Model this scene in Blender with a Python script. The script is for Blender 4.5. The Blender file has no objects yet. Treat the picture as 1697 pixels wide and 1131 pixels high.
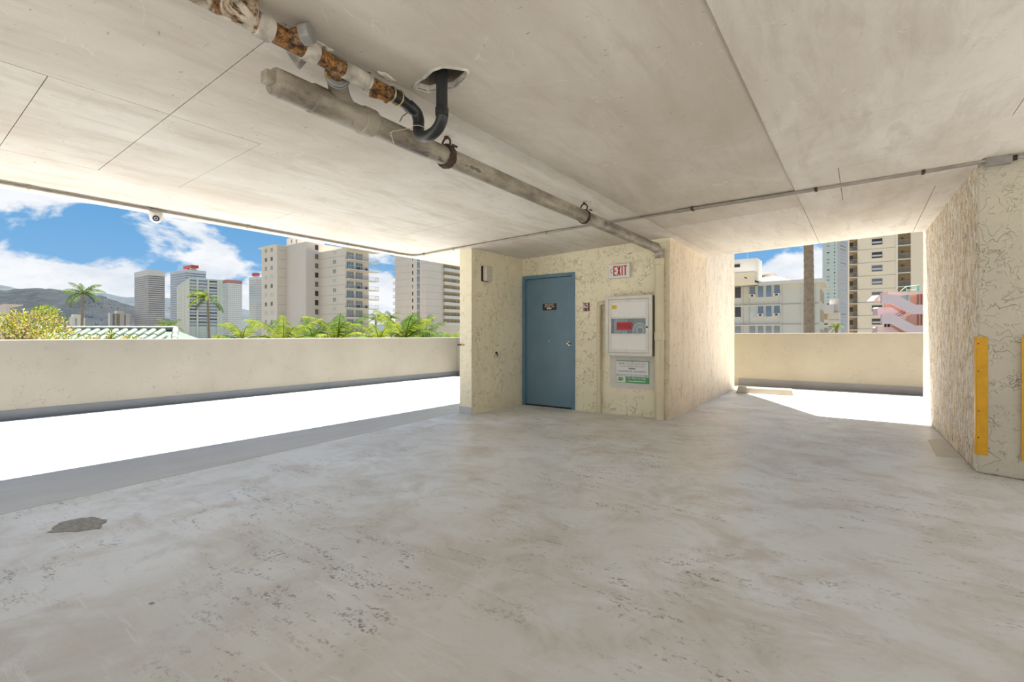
import bpy, bmesh, math, random
from mathutils import Vector, Matrix, noise
from mathutils.geometry import tessellate_polygon
random.seed(7)
SC = bpy.context.scene
COL = SC.collection

# ------------------------------------------------------------------ camera
F, CX, HV, H = 796.0, 848.5, 556.0, 1.15          # focal length and horizon in photo pixels, eye height
TH = math.radians(36.1)
cam = bpy.data.cameras.new('camera')
cam.sensor_width = 36; cam.lens = F / 1697 * 36
cam.shift_y = -(565.5 - HV) / 1697
cam.clip_start = .05; cam.clip_end = 20000
camo = bpy.data.objects.new('camera', cam); COL.objects.link(camo)
camo.location = (0, 0, H); camo.rotation_euler = (math.pi / 2, 0, TH)
SC.camera = camo

# ------------------------------------------------------------------ exposure
SC.view_settings.view_transform = 'Standard'
SC.view_settings.look = 'None'
SC.view_settings.gamma = 1.0
SC.view_settings.use_curve_mapping = False
SC.view_settings.exposure = 0.1
SC.cycles.diffuse_bounces = 6

# ------------------------------------------------------------------ sun
TO_SUN = Vector((-.118, .2, 1)).normalized()
sl = bpy.data.lights.new('sun', 'SUN'); sl.energy = 21.5; sl.angle = .0093; sl.color = (1, .975, .93)
so = bpy.data.objects.new('sun', sl); COL.objects.link(so)
so.rotation_euler = TO_SUN.to_track_quat('Z', 'Y').to_euler(); so.location = (0, 0, 40)

# ------------------------------------------------------------------ sky
W = bpy.data.worlds.new('sky'); SC.world = W; W.use_nodes = True
nt = W.node_tree; nt.nodes.clear()
def nn(t, typ, **kw):
    n = t.nodes.new(typ)
    for k, v in kw.items():
        if k.startswith('i_'): n.inputs[k[2:].replace('_', ' ')].default_value = v
        else: setattr(n, k, v)
    return n
def mth(t, op, a, b=None, clamp=False):
    n = t.nodes.new('ShaderNodeMath'); n.operation = op; n.use_clamp = clamp
    for i, x in enumerate((a, b)):
        if x is None: continue
        if isinstance(x, (int, float)): n.inputs[i].default_value = x
        else: t.links.new(x, n.inputs[i])
    return n.outputs[0]
def ramp(t, fac, stops, interp='LINEAR'):
    n = t.nodes.new('ShaderNodeValToRGB'); n.color_ramp.interpolation = interp
    el = n.color_ramp.elements
    while len(el) < len(stops): el.new(.5)
    for e, (p, c) in zip(el, stops):
        e.position = p; e.color = (c[0], c[1], c[2], 1) if len(c) == 3 else c
    t.links.new(fac, n.inputs[0]); return n.outputs[0]
def mixc(t, fac, a, b, blend='MIX'):
    n = t.nodes.new('ShaderNodeMix'); n.data_type = 'RGBA'; n.blend_type = blend; n.clamp_factor = True
    for s, x in ((0, fac), (6, a), (7, b)):
        if isinstance(x, (int, float)): n.inputs[s].default_value = x
        elif isinstance(x, tuple): n.inputs[s].default_value = (*x[:3], 1)
        else: t.links.new(x, n.inputs[s])
    return n.outputs[2]
tc = nn(nt, 'ShaderNodeTexCoord')
sep = nn(nt, 'ShaderNodeSeparateXYZ'); nt.links.new(tc.outputs['Generated'], sep.inputs[0])
el = mth(nt, 'MAXIMUM', sep.outputs[2], 0)
blue = ramp(nt, el, [(0, (.62, .78, .95)), (.1, (.22, .47, .78)), (.25, (.12, .36, .70)), (1, (.05, .2, .55))])
mp = nn(nt, 'ShaderNodeMapping'); mp.inputs['Scale'].default_value = (1, 1, 2.1); mp.inputs['Location'].default_value = (3.3, 1.7, .4)
nt.links.new(tc.outputs['Generated'], mp.inputs[0])
n1 = nn(nt, 'ShaderNodeTexNoise', i_Scale=5.2, i_Detail=9, i_Roughness=.56, i_Distortion=.25); nt.links.new(mp.outputs[0], n1.inputs[0])
n2 = nn(nt, 'ShaderNodeTexNoise', i_Scale=14, i_Detail=5, i_Roughness=.6); nt.links.new(mp.outputs[0], n2.inputs[0])
cov = ramp(nt, el, [(0, (.34,) * 3), (.09, (.24,) * 3), (.15, (.06,) * 3), (.3, (.02,) * 3), (1, (.03,) * 3)])
dens = mth(nt, 'ADD', n1.outputs[0], cov)
mask = ramp(nt, dens, [(.555, (0,) * 3), (.63, (1,) * 3)], 'EASE')
shade = ramp(nt, mth(nt, 'ADD', mth(nt, 'MULTIPLY', n2.outputs[0], .7), mth(nt, 'MULTIPLY', n1.outputs[0], .35)),
             [(.38, (.70, .77, .86)), (.6, (.93, .95, .98))])
skyc = mixc(nt, mask, blue, shade)
bg = nn(nt, 'ShaderNodeBackground', i_Strength=.95); nt.links.new(skyc, bg.inputs[0])
wo = nn(nt, 'ShaderNodeOutputWorld'); nt.links.new(bg.outputs[0], wo.inputs[0])

# ------------------------------------------------------------------ projection helpers (pixel -> direction)
FW = Vector((-math.sin(TH), math.cos(TH), 0)); RT = Vector((math.cos(TH), math.sin(TH), 0)); UP = Vector((0, 0, 1))
EYE = Vector((0, 0, H))
def dp(u, v, d): return EYE + (FW + RT * ((u - CX) / F) + UP * ((HV - v) / F)) * d
def depth(p): return (Vector(p) - EYE).dot(FW)
def solve(P, d, u):
    h = FW + RT * ((u - CX) / F)
    det = d[0] * -h[1] + h[0] * d[1]
    return (P[0] * h[1] - h[0] * P[1]) / det
def zat(p, v): return H + (HV - v) / F * depth((p[0], p[1], H))

# ------------------------------------------------------------------ materials
def S(r, g, b):
    f = lambda c: ((c / 255 + .055) / 1.055) ** 2.4 if c > 10 else c / 255 / 12.92
    return (f(r), f(g), f(b))
def newmat(name):
    m = bpy.data.materials.new(name); m.use_nodes = True
    t = m.node_tree; b = t.nodes['Principled BSDF']
    return m, t, b
def coords(t, scale=(1, 1, 1), rot=(0, 0, 0)):
    c = nn(t, 'ShaderNodeTexCoord'); mp = nn(t, 'ShaderNodeMapping')
    mp.inputs['Scale'].default_value = scale; mp.inputs['Rotation'].default_value = rot
    t.links.new(c.outputs['Object'], mp.inputs[0]); return mp.outputs[0]
def tnoise(t, vec, scale, detail=4, rough=.5, dist=0):
    n = nn(t, 'ShaderNodeTexNoise', i_Scale=scale, i_Detail=detail, i_Roughness=rough, i_Distortion=dist)
    t.links.new(vec, n.inputs[0]); return n.outputs[0]
def bump(t, b, h, strength=.3, dist=.01):
    n = nn(t, 'ShaderNodeBump', i_Strength=strength, i_Distance=dist)
    t.links.new(h, n.inputs['Height']); t.links.new(n.outputs[0], b.inputs['Normal'])
MATS = {}
def M(name, c, rough=.6, metal=0, amt=.08, nscale=6, spec=.4, bs=0, bd=.003, bscale=40):
    if name in MATS: return MATS[name]
    m, t, b = newmat(name)
    v = coords(t)
    f = tnoise(t, v, nscale, 4)
    f = mth(t, 'MULTIPLY_ADD', f, 1.6); t.nodes[-1].inputs[2].default_value = -.3; t.nodes[-1].use_clamp = True
    lo = tuple(x * (1 - amt) for x in c); hi = tuple(min(1, x * (1 + amt)) for x in c)
    t.links.new(mixc(t, f, lo, hi), b.inputs['Base Color'])
    b.inputs['Roughness'].default_value = rough; b.inputs['Metallic'].default_value = metal
    b.inputs['Specular IOR Level'].default_value = spec
    if bs: bump(t, b, tnoise(t, v, bscale, 5, .6), bs, bd)
    MATS[name] = m; return m

def lines_mask(t, v, scale, width, mscale, mlo, mhi):
    """short curved trowel cracks: iso-lines of a noise, broken up by a second noise"""
    a = tnoise(t, v, scale, 2.5, .55, .8)
    d = mth(t, 'ABSOLUTE', mth(t, 'SUBTRACT', a, .5))
    l = ramp(t, d, [(0, (1,) * 3), (width, (0,) * 3)])
    k = ramp(t, tnoise(t, v, mscale, 3, .6), [(mlo, (0,) * 3), (mhi, (1,) * 3)])
    return mth(t, 'MULTIPLY', l, k)
def stucco(name, c, crack, scale=9, width=.012, amt=.55, stretch=(1, 1, 1), bs=.5, white=None, mlo=.5, mhi=.58, rough=.75):
    m, t, b = newmat(name)
    v = coords(t, stretch)
    big = tnoise(t, v, 1.3, 4, .6)
    base = mixc(t, ramp(t, big, [(.3, (0,) * 3), (.7, (1,) * 3)]), tuple(x * .92 for x in c), tuple(min(1, x * 1.05) for x in c))
    if white:
        wm = ramp(t, tnoise(t, coords(t, (5, 5, 1.5)), 3.5, 7, .75), [(.44, (0,) * 3), (.54, (1,) * 3)])
        base = mixc(t, wm, base, white)
    l1 = lines_mask(t, v, scale, width, scale * .6, mlo, mhi)
    l2 = lines_mask(t, v, scale * 2.1, width * 1.2, scale * 1.1, mlo + .03, mhi + .05)
    ln = mth(t, 'MAXIMUM', l1, mth(t, 'MULTIPLY', l2, .8))
    t.links.new(mixc(t, mth(t, 'MULTIPLY', ln, amt), base, crack), b.inputs['Base Color'])
    b.inputs['Roughness'].default_value = rough; b.inputs['Specular IOR Level'].default_value = .25
    hgt = mth(t, 'SUBTRACT', mth(t, 'MULTIPLY', tnoise(t, v, scale * 1.3, 5, .55, .6), .6), mth(t, 'MULTIPLY', ln, .5))
    bump(t, b, hgt, bs, .012)
    return m
STUC = stucco('stucco_cream', (.88, .81, .61), (.36, .27, .14), 7, .013, .6, mlo=.46, mhi=.54, bs=.9)
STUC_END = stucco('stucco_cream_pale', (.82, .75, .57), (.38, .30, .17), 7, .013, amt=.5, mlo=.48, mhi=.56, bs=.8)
STUC_SIDE = stucco('stucco_peach', (.82, .70, .54), (.45, .25, .10), 12, .026, stretch=(1, 1, .42), amt=.55, bs=1.0, mlo=.48, mhi=.55)
STUC_ROUGH = stucco('stucco_rough_weathered', (.80, .68, .46), (.34, .21, .10), 17, .05, .9, (1, 1, .42), 1.0, (.90, .87, .82), .40, .50)
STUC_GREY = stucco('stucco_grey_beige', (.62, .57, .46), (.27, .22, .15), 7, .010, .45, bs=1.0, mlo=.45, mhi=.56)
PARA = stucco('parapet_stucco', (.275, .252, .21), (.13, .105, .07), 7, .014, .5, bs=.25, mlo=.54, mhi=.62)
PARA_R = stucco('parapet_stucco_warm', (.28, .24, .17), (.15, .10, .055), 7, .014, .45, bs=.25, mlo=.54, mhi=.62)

def concrete_floor():
    m, t, b = newmat('floor_concrete')
    v = coords(t)
    big = tnoise(t, v, .55, 5, .6, .6)
    c1 = mixc(t, ramp(t, big, [(.32, (0,) * 3), (.66, (1,) * 3)]), (.65, .625, .58), (.775, .79, .80))
    mid = tnoise(t, coords(t, (1, 1, 1), (0, 0, .5)), 2.6, 8, .66, .5)
    c1 = mixc(t, ramp(t, mid, [(.36, (.75,) * 3), (.55, (0,) * 3)]), c1, (.54, .49, .42))
    # tyre and trowel scuffs: streaks broken into specks
    st = tnoise(t, coords(t, (2.2, 9, 1), (0, 0, .75)), 2.2, 6, .72, .4)
    sp = tnoise(t, v, 62, 3, .6)
    area = tnoise(t, v, 1.5, 3, .5)
    k = mth(t, 'MULTIPLY', ramp(t, st, [(.52, (0,) * 3), (.60, (1,) * 3)]), ramp(t, sp, [(.5, (0,) * 3), (.57, (1,) * 3)]))
    k = mth(t, 'MULTIPLY', k, ramp(t, area, [(.42, (0,) * 3), (.62, (1,) * 3)]))
    c1 = mixc(t, mth(t, 'MULTIPLY', k, .75), c1, (.15, .12, .09))
    wt = ramp(t, tnoise(t, coords(t, (1.2, 14, 1), (0, 0, .35)), 2.0, 6, .7), [(.58, (0,) * 3), (.66, (1,) * 3)])
    c1 = mixc(t, mth(t, 'MULTIPLY', wt, .35), c1, (.84, .84, .83))
    dk = ramp(t, tnoise(t, coords(t, (1.5, 1, 1), (0, 0, 1.2)), 30, 4, .7), [(.68, (0,) * 3), (.72, (1,) * 3)])
    c1 = mixc(t, mth(t, 'MULTIPLY', dk, mth(t, 'MULTIPLY', area, .9)), c1, (.28, .24, .20))
    # round paint and gum spots
    vo = nn(t, 'ShaderNodeTexVoronoi', i_Scale=2.4, i_Randomness=1.0); t.links.new(v, vo.inputs[0])
    spot = ramp(t, vo.outputs['Distance'], [(.035, (1,) * 3), (.05, (0,) * 3)])
    c1 = mixc(t, mth(t, 'MULTIPLY', spot, .5), c1, (.75, .74, .70))
    vo2 = nn(t, 'ShaderNodeTexVoronoi', i_Scale=1.9, i_Randomness=1.0); t.links.new(coords(t, (1, 1.3, 1), (0, 0, 1.1)), vo2.inputs[0])
    spot2 = ramp(t, vo2.outputs['Distance'], [(.02, (1,) * 3), (.032, (0,) * 3)])
    c1 = mixc(t, mth(t, 'MULTIPLY', spot2, .8), c1, (.12, .10, .08))
    t.links.new(c1, b.inputs['Base Color'])
    r = ramp(t, tnoise(t, v, 1.1, 5, .6), [(.3, (.30,) * 3), (.7, (.52,) * 3)])
    t.links.new(r, b.inputs['Roughness'])
    b.inputs['Specular IOR Level'].default_value = .5
    bump(t, b, mth(t, 'ADD', tnoise(t, coords(t, (1, 3.5, 1), (0, 0, .6)), 3, 5, .6), mth(t, 'MULTIPLY', sp, .08)), .12, .02)
    return m
FLOOR = concrete_floor()
def strip_concrete():
    m, t, b = newmat('deck_concrete_grey')
    v = coords(t)
    c = mixc(t, ramp(t, tnoise(t, coords(t, (1.6, .5, 1)), 1.6, 6, .6), [(.3, (0,) * 3), (.7, (1,) * 3)]), (.46, .455, .44), (.56, .555, .54))
    vo = nn(t, 'ShaderNodeTexVoronoi', i_Scale=2.0); t.links.new(v, vo.inputs[0])
    c = mixc(t, mth(t, 'MULTIPLY', ramp(t, vo.outputs['Distance'], [(.06, (1,) * 3), (.09, (0,) * 3)]), .5), c, (.64, .63, .61))
    c = mixc(t, mth(t, 'MULTIPLY', ramp(t, tnoise(t, v, 60, 2), [(.5, (0,) * 3), (.7, (1,) * 3)]), .25), c, (.35, .35, .34))
    t.links.new(c, b.inputs['Base Color']); b.inputs['Roughness'].default_value = .7
    bump(t, b, tnoise(t, v, 70, 3), .15, .004)
    return m
STRIP = strip_concrete()
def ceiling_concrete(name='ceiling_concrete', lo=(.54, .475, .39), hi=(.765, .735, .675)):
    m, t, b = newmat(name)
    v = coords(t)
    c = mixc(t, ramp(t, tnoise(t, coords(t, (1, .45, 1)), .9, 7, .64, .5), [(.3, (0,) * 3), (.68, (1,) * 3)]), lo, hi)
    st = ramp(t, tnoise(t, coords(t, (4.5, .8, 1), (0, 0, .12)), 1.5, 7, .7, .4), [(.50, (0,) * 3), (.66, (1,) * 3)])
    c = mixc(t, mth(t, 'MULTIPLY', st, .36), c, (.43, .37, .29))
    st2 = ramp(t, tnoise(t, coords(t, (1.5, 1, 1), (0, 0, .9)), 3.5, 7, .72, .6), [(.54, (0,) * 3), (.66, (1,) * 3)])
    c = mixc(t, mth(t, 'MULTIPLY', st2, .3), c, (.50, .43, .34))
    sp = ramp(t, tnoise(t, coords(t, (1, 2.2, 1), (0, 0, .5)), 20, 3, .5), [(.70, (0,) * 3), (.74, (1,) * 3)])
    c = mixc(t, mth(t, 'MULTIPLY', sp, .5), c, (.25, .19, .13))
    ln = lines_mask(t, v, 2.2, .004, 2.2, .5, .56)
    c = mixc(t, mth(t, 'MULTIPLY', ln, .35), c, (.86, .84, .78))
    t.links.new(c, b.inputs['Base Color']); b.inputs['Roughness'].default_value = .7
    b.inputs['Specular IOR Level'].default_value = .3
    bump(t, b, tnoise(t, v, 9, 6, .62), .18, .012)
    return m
CEIL = ceiling_concrete(); CEIL2 = ceiling_concrete('ceiling_concrete_stained_shaded', (.45, .39, .31), (.68, .63, .55))  # second one: stained concrete, with part of the column's shading put into the colour
def rusty(name, lo, hi, paint=(.66, .58, .46)):
    m, t, b = newmat(name)
    v = coords(t)
    r = mixc(t, ramp(t, tnoise(t, v, 42, 7, .75), [(.42, (0,) * 3), (.62, (1,) * 3)]), (.022, .010, .006), (.38, .17, .035))
    k = ramp(t, tnoise(t, v, 9, 6, .65, .6), [(lo, (0,) * 3), (hi, (1,) * 3)])
    p = mixc(t, ramp(t, tnoise(t, v, 14, 4), [(.35, (0,) * 3), (.7, (1,) * 3)]), tuple(x * .38 for x in paint), paint)
    t.links.new(mixc(t, k, p, r), b.inputs['Base Color']); b.inputs['Roughness'].default_value = .7
    bump(t, b, mth(t, 'ADD', mth(t, 'MULTIPLY', k, .3), tnoise(t, v, 60, 4, .7)), .6, .004)
    return m
RUST = rusty('pipe_rust', .25, .4); RUSTP = rusty('pipe_paint_rusting', .5, .58); PAINT = rusty('pipe_paint_worn', .68, .74, (.62, .56, .47))
def drain_mat():
    m, t, b = newmat('drain_pipe_paint')
    v = coords(t)
    c = mixc(t, ramp(t, tnoise(t, coords(t, (1, .4, 1)), 7, 7, .7), [(.36, (0,) * 3), (.62, (1,) * 3)]), (.15, .12, .085), (.40, .35, .275))
    k = ramp(t, tnoise(t, coords(t, (1.6, .6, 1.6)), 3.2, 4, .55), [(.66, (0,) * 3), (.68, (1,) * 3)])
    c = mixc(t, k, c, (.12, .11, .10))
    c = mixc(t, ramp(t, tnoise(t, v, 50, 3), [(.68, (0,) * 3), (.75, (1,) * 3)]), c, (.2, .15, .1))
    t.links.new(c, b.inputs['Base Color']); b.inputs['Roughness'].default_value = .5
    bump(t, b, tnoise(t, v, 40, 4), .25, .003)
    return m
DRAIN = drain_mat()
CREAMPIPE = M('downpipe_cream_paint', (.72, .64, .46), .45, amt=.07, nscale=4, bs=.1)
BLACKPIPE = M('black_abs_plastic', (.018, .018, .02), .38, amt=.3, nscale=9, spec=.5)
DARKIRON = M('dark_rusted_iron', (.06, .035, .022), .8, amt=.5, nscale=30, bs=.6, bscale=60)
GALV = M('galvanised_steel', (.30, .29, .27), .45, .4, amt=.25, nscale=14)
CONDUIT = M('conduit_painted_steel', (.34, .30, .26), .45, .3, amt=.25, nscale=12)
BRASS = M('brass_band', (.55, .40, .16), .4, .6, amt=.2)
GREYBASE = M('grey_base_paint', (.115, .125, .14), .6, amt=.1, nscale=3)
GREYBASE_W = M('warm_grey_base_paint', (.15, .138, .125), .6, amt=.1, nscale=3)
CONC = M('rough_concrete', (.55, .51, .44), .85, amt=.2, nscale=10, bs=.6, bd=.01, bscale=25)
CONCD = M('dark_cavity_concrete', (.28, .24, .18), .9, amt=.4, nscale=14, bs=.8, bd=.01, bscale=25)
STOPM = M('wheel_stop_concrete', (.36, .32, .25), .8, amt=.12, nscale=8, bs=.3, bd=.004)
WHITE = M('white_enamel', (.80, .79, .75), .35, amt=.04, nscale=5)
WHITED = M('white_enamel_dirty', (.72, .70, .64), .4, amt=.1, nscale=9)
CABSIDE = M('cabinet_side_paint', (.42, .37, .27), .45, amt=.12)
RED = M('sign_red', (.55, .03, .035), .45, amt=.06)
YELLOW = M('yellow_guard_paint', (.72, .37, .012), .5, amt=.12, nscale=20, bs=.15)
STICKER = M('yellow_sticker', (.75, .52, .04), .5, amt=.2, nscale=60)
GREEN = M('sign_green', (.09, .36, .14), .45, amt=.06)
GREENL = M('logo_light_green', (.32, .50, .16), .45, amt=.06)
SIGNW = M('sign_white', (.76, .77, .76), .45, amt=.03)
SIGNGREY = M('sign_grey_print', (.45, .45, .45), .5, amt=.05)
SIGNPALE = M('sign_faded_print', (.62, .56, .47), .5, amt=.05)
SIGNDK = M('sign_dark_print', (.12, .12, .12), .5, amt=.1)
BROWN = M('sign_brown', (.045, .014, .010), .4, amt=.2)
MAROON = M('sign_maroon', (.12, .02, .03), .4, amt=.2)
LAMPW = M('lamp_cover', (.58, .53, .45), .4, amt=.12, nscale=20)
DARK = M('dark_metal', (.03, .025, .022), .5, .3, amt=.3)
CHROME = M('polished_steel', (.62, .58, .50), .2, 1.0, amt=.08)
CAMW = M('camera_housing_white', (.74, .72, .68), .35, amt=.05)
LENS = M('camera_lens_black', (.05, .05, .07), .15, amt=.1)
LENSR = M('camera_lens_ring', (.55, .55, .62), .2, amt=.1)
MORTAR = M('spalled_mortar', (.62, .58, .50), .9, amt=.35, nscale=18, bs=1.0, bd=.015, bscale=22)
TIE = M('plastic_zip_tie', (.60, .52, .40), .5, amt=.1)
FROST = M('wall_patch_paint', (.68, .645, .58), .7, amt=.08, nscale=9, bs=.3, bscale=12, bd=.006)
def door_mat():
    m, t, b = newmat('door_blue_paint')
    v = coords(t)
    c = mixc(t, ramp(t, tnoise(t, v, 2.4, 5, .6), [(.3, (0,) * 3), (.7, (1,) * 3)]), (.125, .215, .29), (.16, .26, .34))
    c = mixc(t, ramp(t, tnoise(t, v, 30, 3), [(.72, (0,) * 3), (.78, (.5,) * 3)]), c, (.3, .36, .4))
    t.links.new(c, b.inputs['Base Color']); b.inputs['Roughness'].default_value = .33
    bump(t, b, tnoise(t, v, 26, 3), .08, .004)
    return m
DOOR = door_mat(); FRAME = M('door_frame_blue', (.13, .235, .33), .4, amt=.08)
def glass(name, tint=(.9, .95, .95), fac=.12):
    m, t, b = newmat(name); t.nodes.remove(b)
    tr = nn(t, 'ShaderNodeBsdfTransparent'); tr.inputs[0].default_value = (*tint, 1)
    gl = nn(t, 'ShaderNodeBsdfGlossy'); gl.inputs['Roughness'].default_value = .05
    mx = nn(t, 'ShaderNodeMixShader'); mx.inputs[0].default_value = fac
    t.links.new(tr.outputs[0], mx.inputs[1]); t.links.new(gl.outputs[0], mx.inputs[2])
    t.links.new(mx.outputs[0], t.nodes['Material Output'].inputs[0]); return m
GLASS = glass('cabinet_glass', fac=.10)

# ------------------------------------------------------------------ mesh builder
ROOTLOC = {}
class MB:
    def __init__(s): s.v = []; s.f = []; s.mi = []; s.cur = 0
    def add(s, vs, fs):
        o = len(s.v); s.v += [Vector(p) for p in vs]; s.f += [tuple(i + o for i in f) for f in fs]; s.mi += [s.cur] * len(fs); return s
    def box(s, x0, x1, y0, y1, z0, z1):
        return s.add([(x, y, z) for z in (z0, z1) for x, y in ((x0, y0), (x1, y0), (x1, y1), (x0, y1))],
                     [(3, 2, 1, 0), (4, 5, 6, 7), (0, 1, 5, 4), (1, 2, 6, 5), (2, 3, 7, 6), (3, 0, 4, 7)])
    def prism(s, poly, z0, z1):
        n = len(poly)
        a = sum(poly[i][0] * poly[(i + 1) % n][1] - poly[(i + 1) % n][0] * poly[i][1] for i in range(n))
        if a < 0: poly = poly[::-1]
        zf = (lambda z, p: z(p[0]) if callable(z) else z)
        return s.add([(p[0], p[1], zf(z0, p)) for p in poly] + [(p[0], p[1], zf(z1, p)) for p in poly],
                     [tuple(range(n))[::-1], tuple(range(n, 2 * n))] + [(i, (i + 1) % n, n + (i + 1) % n, n + i) for i in range(n)])
    def extrude(s, pts, d):
        n = len(pts); d = Vector(d); pts = [Vector(p) for p in pts]
        nrm = sum(((pts[i] - pts[0]).cross(pts[(i + 1) % n] - pts[0]) for i in range(n)), Vector())
        if nrm.dot(d) > 0: pts = pts[::-1]
        return s.add(pts + [p + d for p in pts],
                     [tuple(range(n)), tuple(range(n, 2 * n))[::-1]] + [(i, n + i, n + (i + 1) % n, (i + 1) % n) for i in range(n)])
    def tube(s, path, r, n=14, cap=True):
        path = [Vector(p) for p in path]; k = len(path); rs = r if isinstance(r, (list, tuple)) else [r] * k
        ring = []; ref = None
        for i, p in enumerate(path):
            d = (path[min(i + 1, k - 1)] - path[max(i - 1, 0)]).normalized()
            if ref is None: ref = d.orthogonal().normalized()
            ref = (ref - d * ref.dot(d)).normalized(); b = d.cross(ref)
            ring.append([p + (ref * math.cos(a) + b * math.sin(a)) * rs[i] for a in (2 * math.pi * j / n for j in range(n))])
        fs = [(i * n + j, i * n + (j + 1) % n, (i + 1) * n + (j + 1) % n, (i + 1) * n + j) for i in range(k - 1) for j in range(n)]
        if cap: fs += [tuple(range(n))[::-1], tuple((k - 1) * n + j for j in range(n))]
        return s.add([q for rg in ring for q in rg], fs)
    def torus(s, c, axis, R, r, n=28, m=8, a0=0, a1=2 * math.pi, up=None):
        ax = Vector(axis).normalized(); e1 = Vector(up) if up else ax.orthogonal(); e1 = (e1 - ax * e1.dot(ax)).normalized(); e2 = ax.cross(e1)
        full = abs(a1 - a0 - 2 * math.pi) < 1e-6
        pts = [Vector(c) + (e1 * math.cos(a) + e2 * math.sin(a)) * R for a in (a0 + (a1 - a0) * i / n for i in range(n + 1))]
        return s.tube(pts, r, m, cap=not full)
    def sphere(s, c, r, n=16, m=10, sc=(1, 1, 1), z0=-1.0, z1=1.0):
        vs = []; fs = []
        for i in range(m + 1):
            ph = math.asin(z0) + (math.asin(z1) - math.asin(z0)) * i / m
            for j in range(n):
                a = 2 * math.pi * j / n
                vs.append((c[0] + r * sc[0] * math.cos(ph) * math.cos(a), c[1] + r * sc[1] * math.cos(ph) * math.sin(a), c[2] + r * sc[2] * math.sin(ph)))
        fs = [(i * n + j, i * n + (j + 1) % n, (i + 1) * n + (j + 1) % n, (i + 1) * n + j) for i in range(m) for j in range(n)]
        fs += [tuple(range(n))[::-1], tuple(m * n + j for j in range(n))]
        return s.add(vs, fs)
    def mesh(s, name, mats, org=Vector(), smooth=False):
        me = bpy.data.meshes.new(name)
        me.from_pydata([tuple(p - org) for p in s.v], [], s.f)
        for m in (mats if isinstance(mats, (list, tuple)) else [mats]): me.materials.append(m)
        if any(s.mi): me.polygons.foreach_set('material_index', s.mi)
        if smooth:
            me.polygons.foreach_set('use_smooth', [True] * len(me.polygons))
            me.set_sharp_from_angle(angle=math.radians(40))
        me.validate(); me.update(); return me
    def build(s, name, mats, parent=None, smooth=False, bevel=0, kind=None, label=None, seg=2):
        if parent: org = ROOTLOC[parent.name]
        else:
            lo = Vector([min(p[i] for p in s.v) for i in range(3)]); hi = Vector([max(p[i] for p in s.v) for i in range(3)])
            org = Vector(((lo.x + hi.x) / 2, (lo.y + hi.y) / 2, lo.z))
        o = bpy.data.objects.new(name, s.mesh(name, mats, org, smooth)); COL.objects.link(o)
        if parent: o.parent = parent
        else: o.location = org
        ROOTLOC[o.name] = org
        if bevel:
            md = o.modifiers.new('bevel', 'BEVEL'); md.width = bevel; md.segments = seg; md.limit_method = 'ANGLE'
        if kind: o['kind'] = kind
        if label: o['label'] = label
        return o
def tag(o, label, cat, group=None):
    o['label'] = label; o['category'] = cat
    if group: o['group'] = group
    return o
def thing(name, label, cat, loc, group=None):
    o = bpy.data.objects.new(name, None); COL.objects.link(o); o.location = loc; o.empty_display_size = .1
    ROOTLOC[o.name] = Vector(loc); return tag(o, label, cat, group)
def piece(name, me, parent, loc, rotz=0, label=None):
    """place a shared mesh at a world position under a thing"""
    o = bpy.data.objects.new(name, me); COL.objects.link(o); o.parent = parent
    o.location = Vector(loc) - ROOTLOC[parent.name]; o.rotation_euler = (0, 0, rotz)
    ROOTLOC[o.name] = ROOTLOC[parent.name]
    if label: o['label'] = label
    return o
def struct(o): o['kind'] = 'structure'; return o
def text(s, w, h, mat, name, parent, c, extr=.0015, narrow=None):
    """lettering facing -Y, centred at c, fitted to w x h"""
    cu = bpy.data.curves.new(name, 'FONT'); cu.body = s; cu.extrude = 0
    to = bpy.data.objects.new('tmp', cu); COL.objects.link(to)
    bpy.context.view_layer.update()
    me = bpy.data.meshes.new_from_object(to.evaluated_get(bpy.context.evaluated_depsgraph_get()))
    bpy.data.objects.remove(to)
    xs = [v.co.x for v in me.vertices]; ys = [v.co.y for v in me.vertices]
    x0, x1, y0, y1 = min(xs), max(xs), min(ys), max(ys)
    org = ROOTLOC[parent.name]
    for v in me.vertices:
        p = Vector((c[0] + ((v.co.x - x0) / (x1 - x0) - .5) * w, c[1] - extr, c[2] + ((v.co.y - y0) / (y1 - y0) - .5) * h))
        v.co = p - org
    me.materials.clear(); me.materials.append(mat)
    o = bpy.data.objects.new(name, me); COL.objects.link(o); o.parent = parent; ROOTLOC[o.name] = org
    return o

# ================================================================== STRUCTURE
def zc(x): return 2.55 + .03 * x            # soffit height, falling towards the left edge
XL, YF = -5.80, 8.60                         # free edges of the slab: left and far
SX = lambda y: -2.115 - (y - 6.58) * .017    # right face of the stair tower
RX = lambda y: .772 - (y - 5.55) * .025      # left face of the right wall
PX, PY, PYB = -9.32, 11.98, 10.12            # parapet faces
JX = lambda y: -4.42 - y * .085              # joint between floor pours

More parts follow.
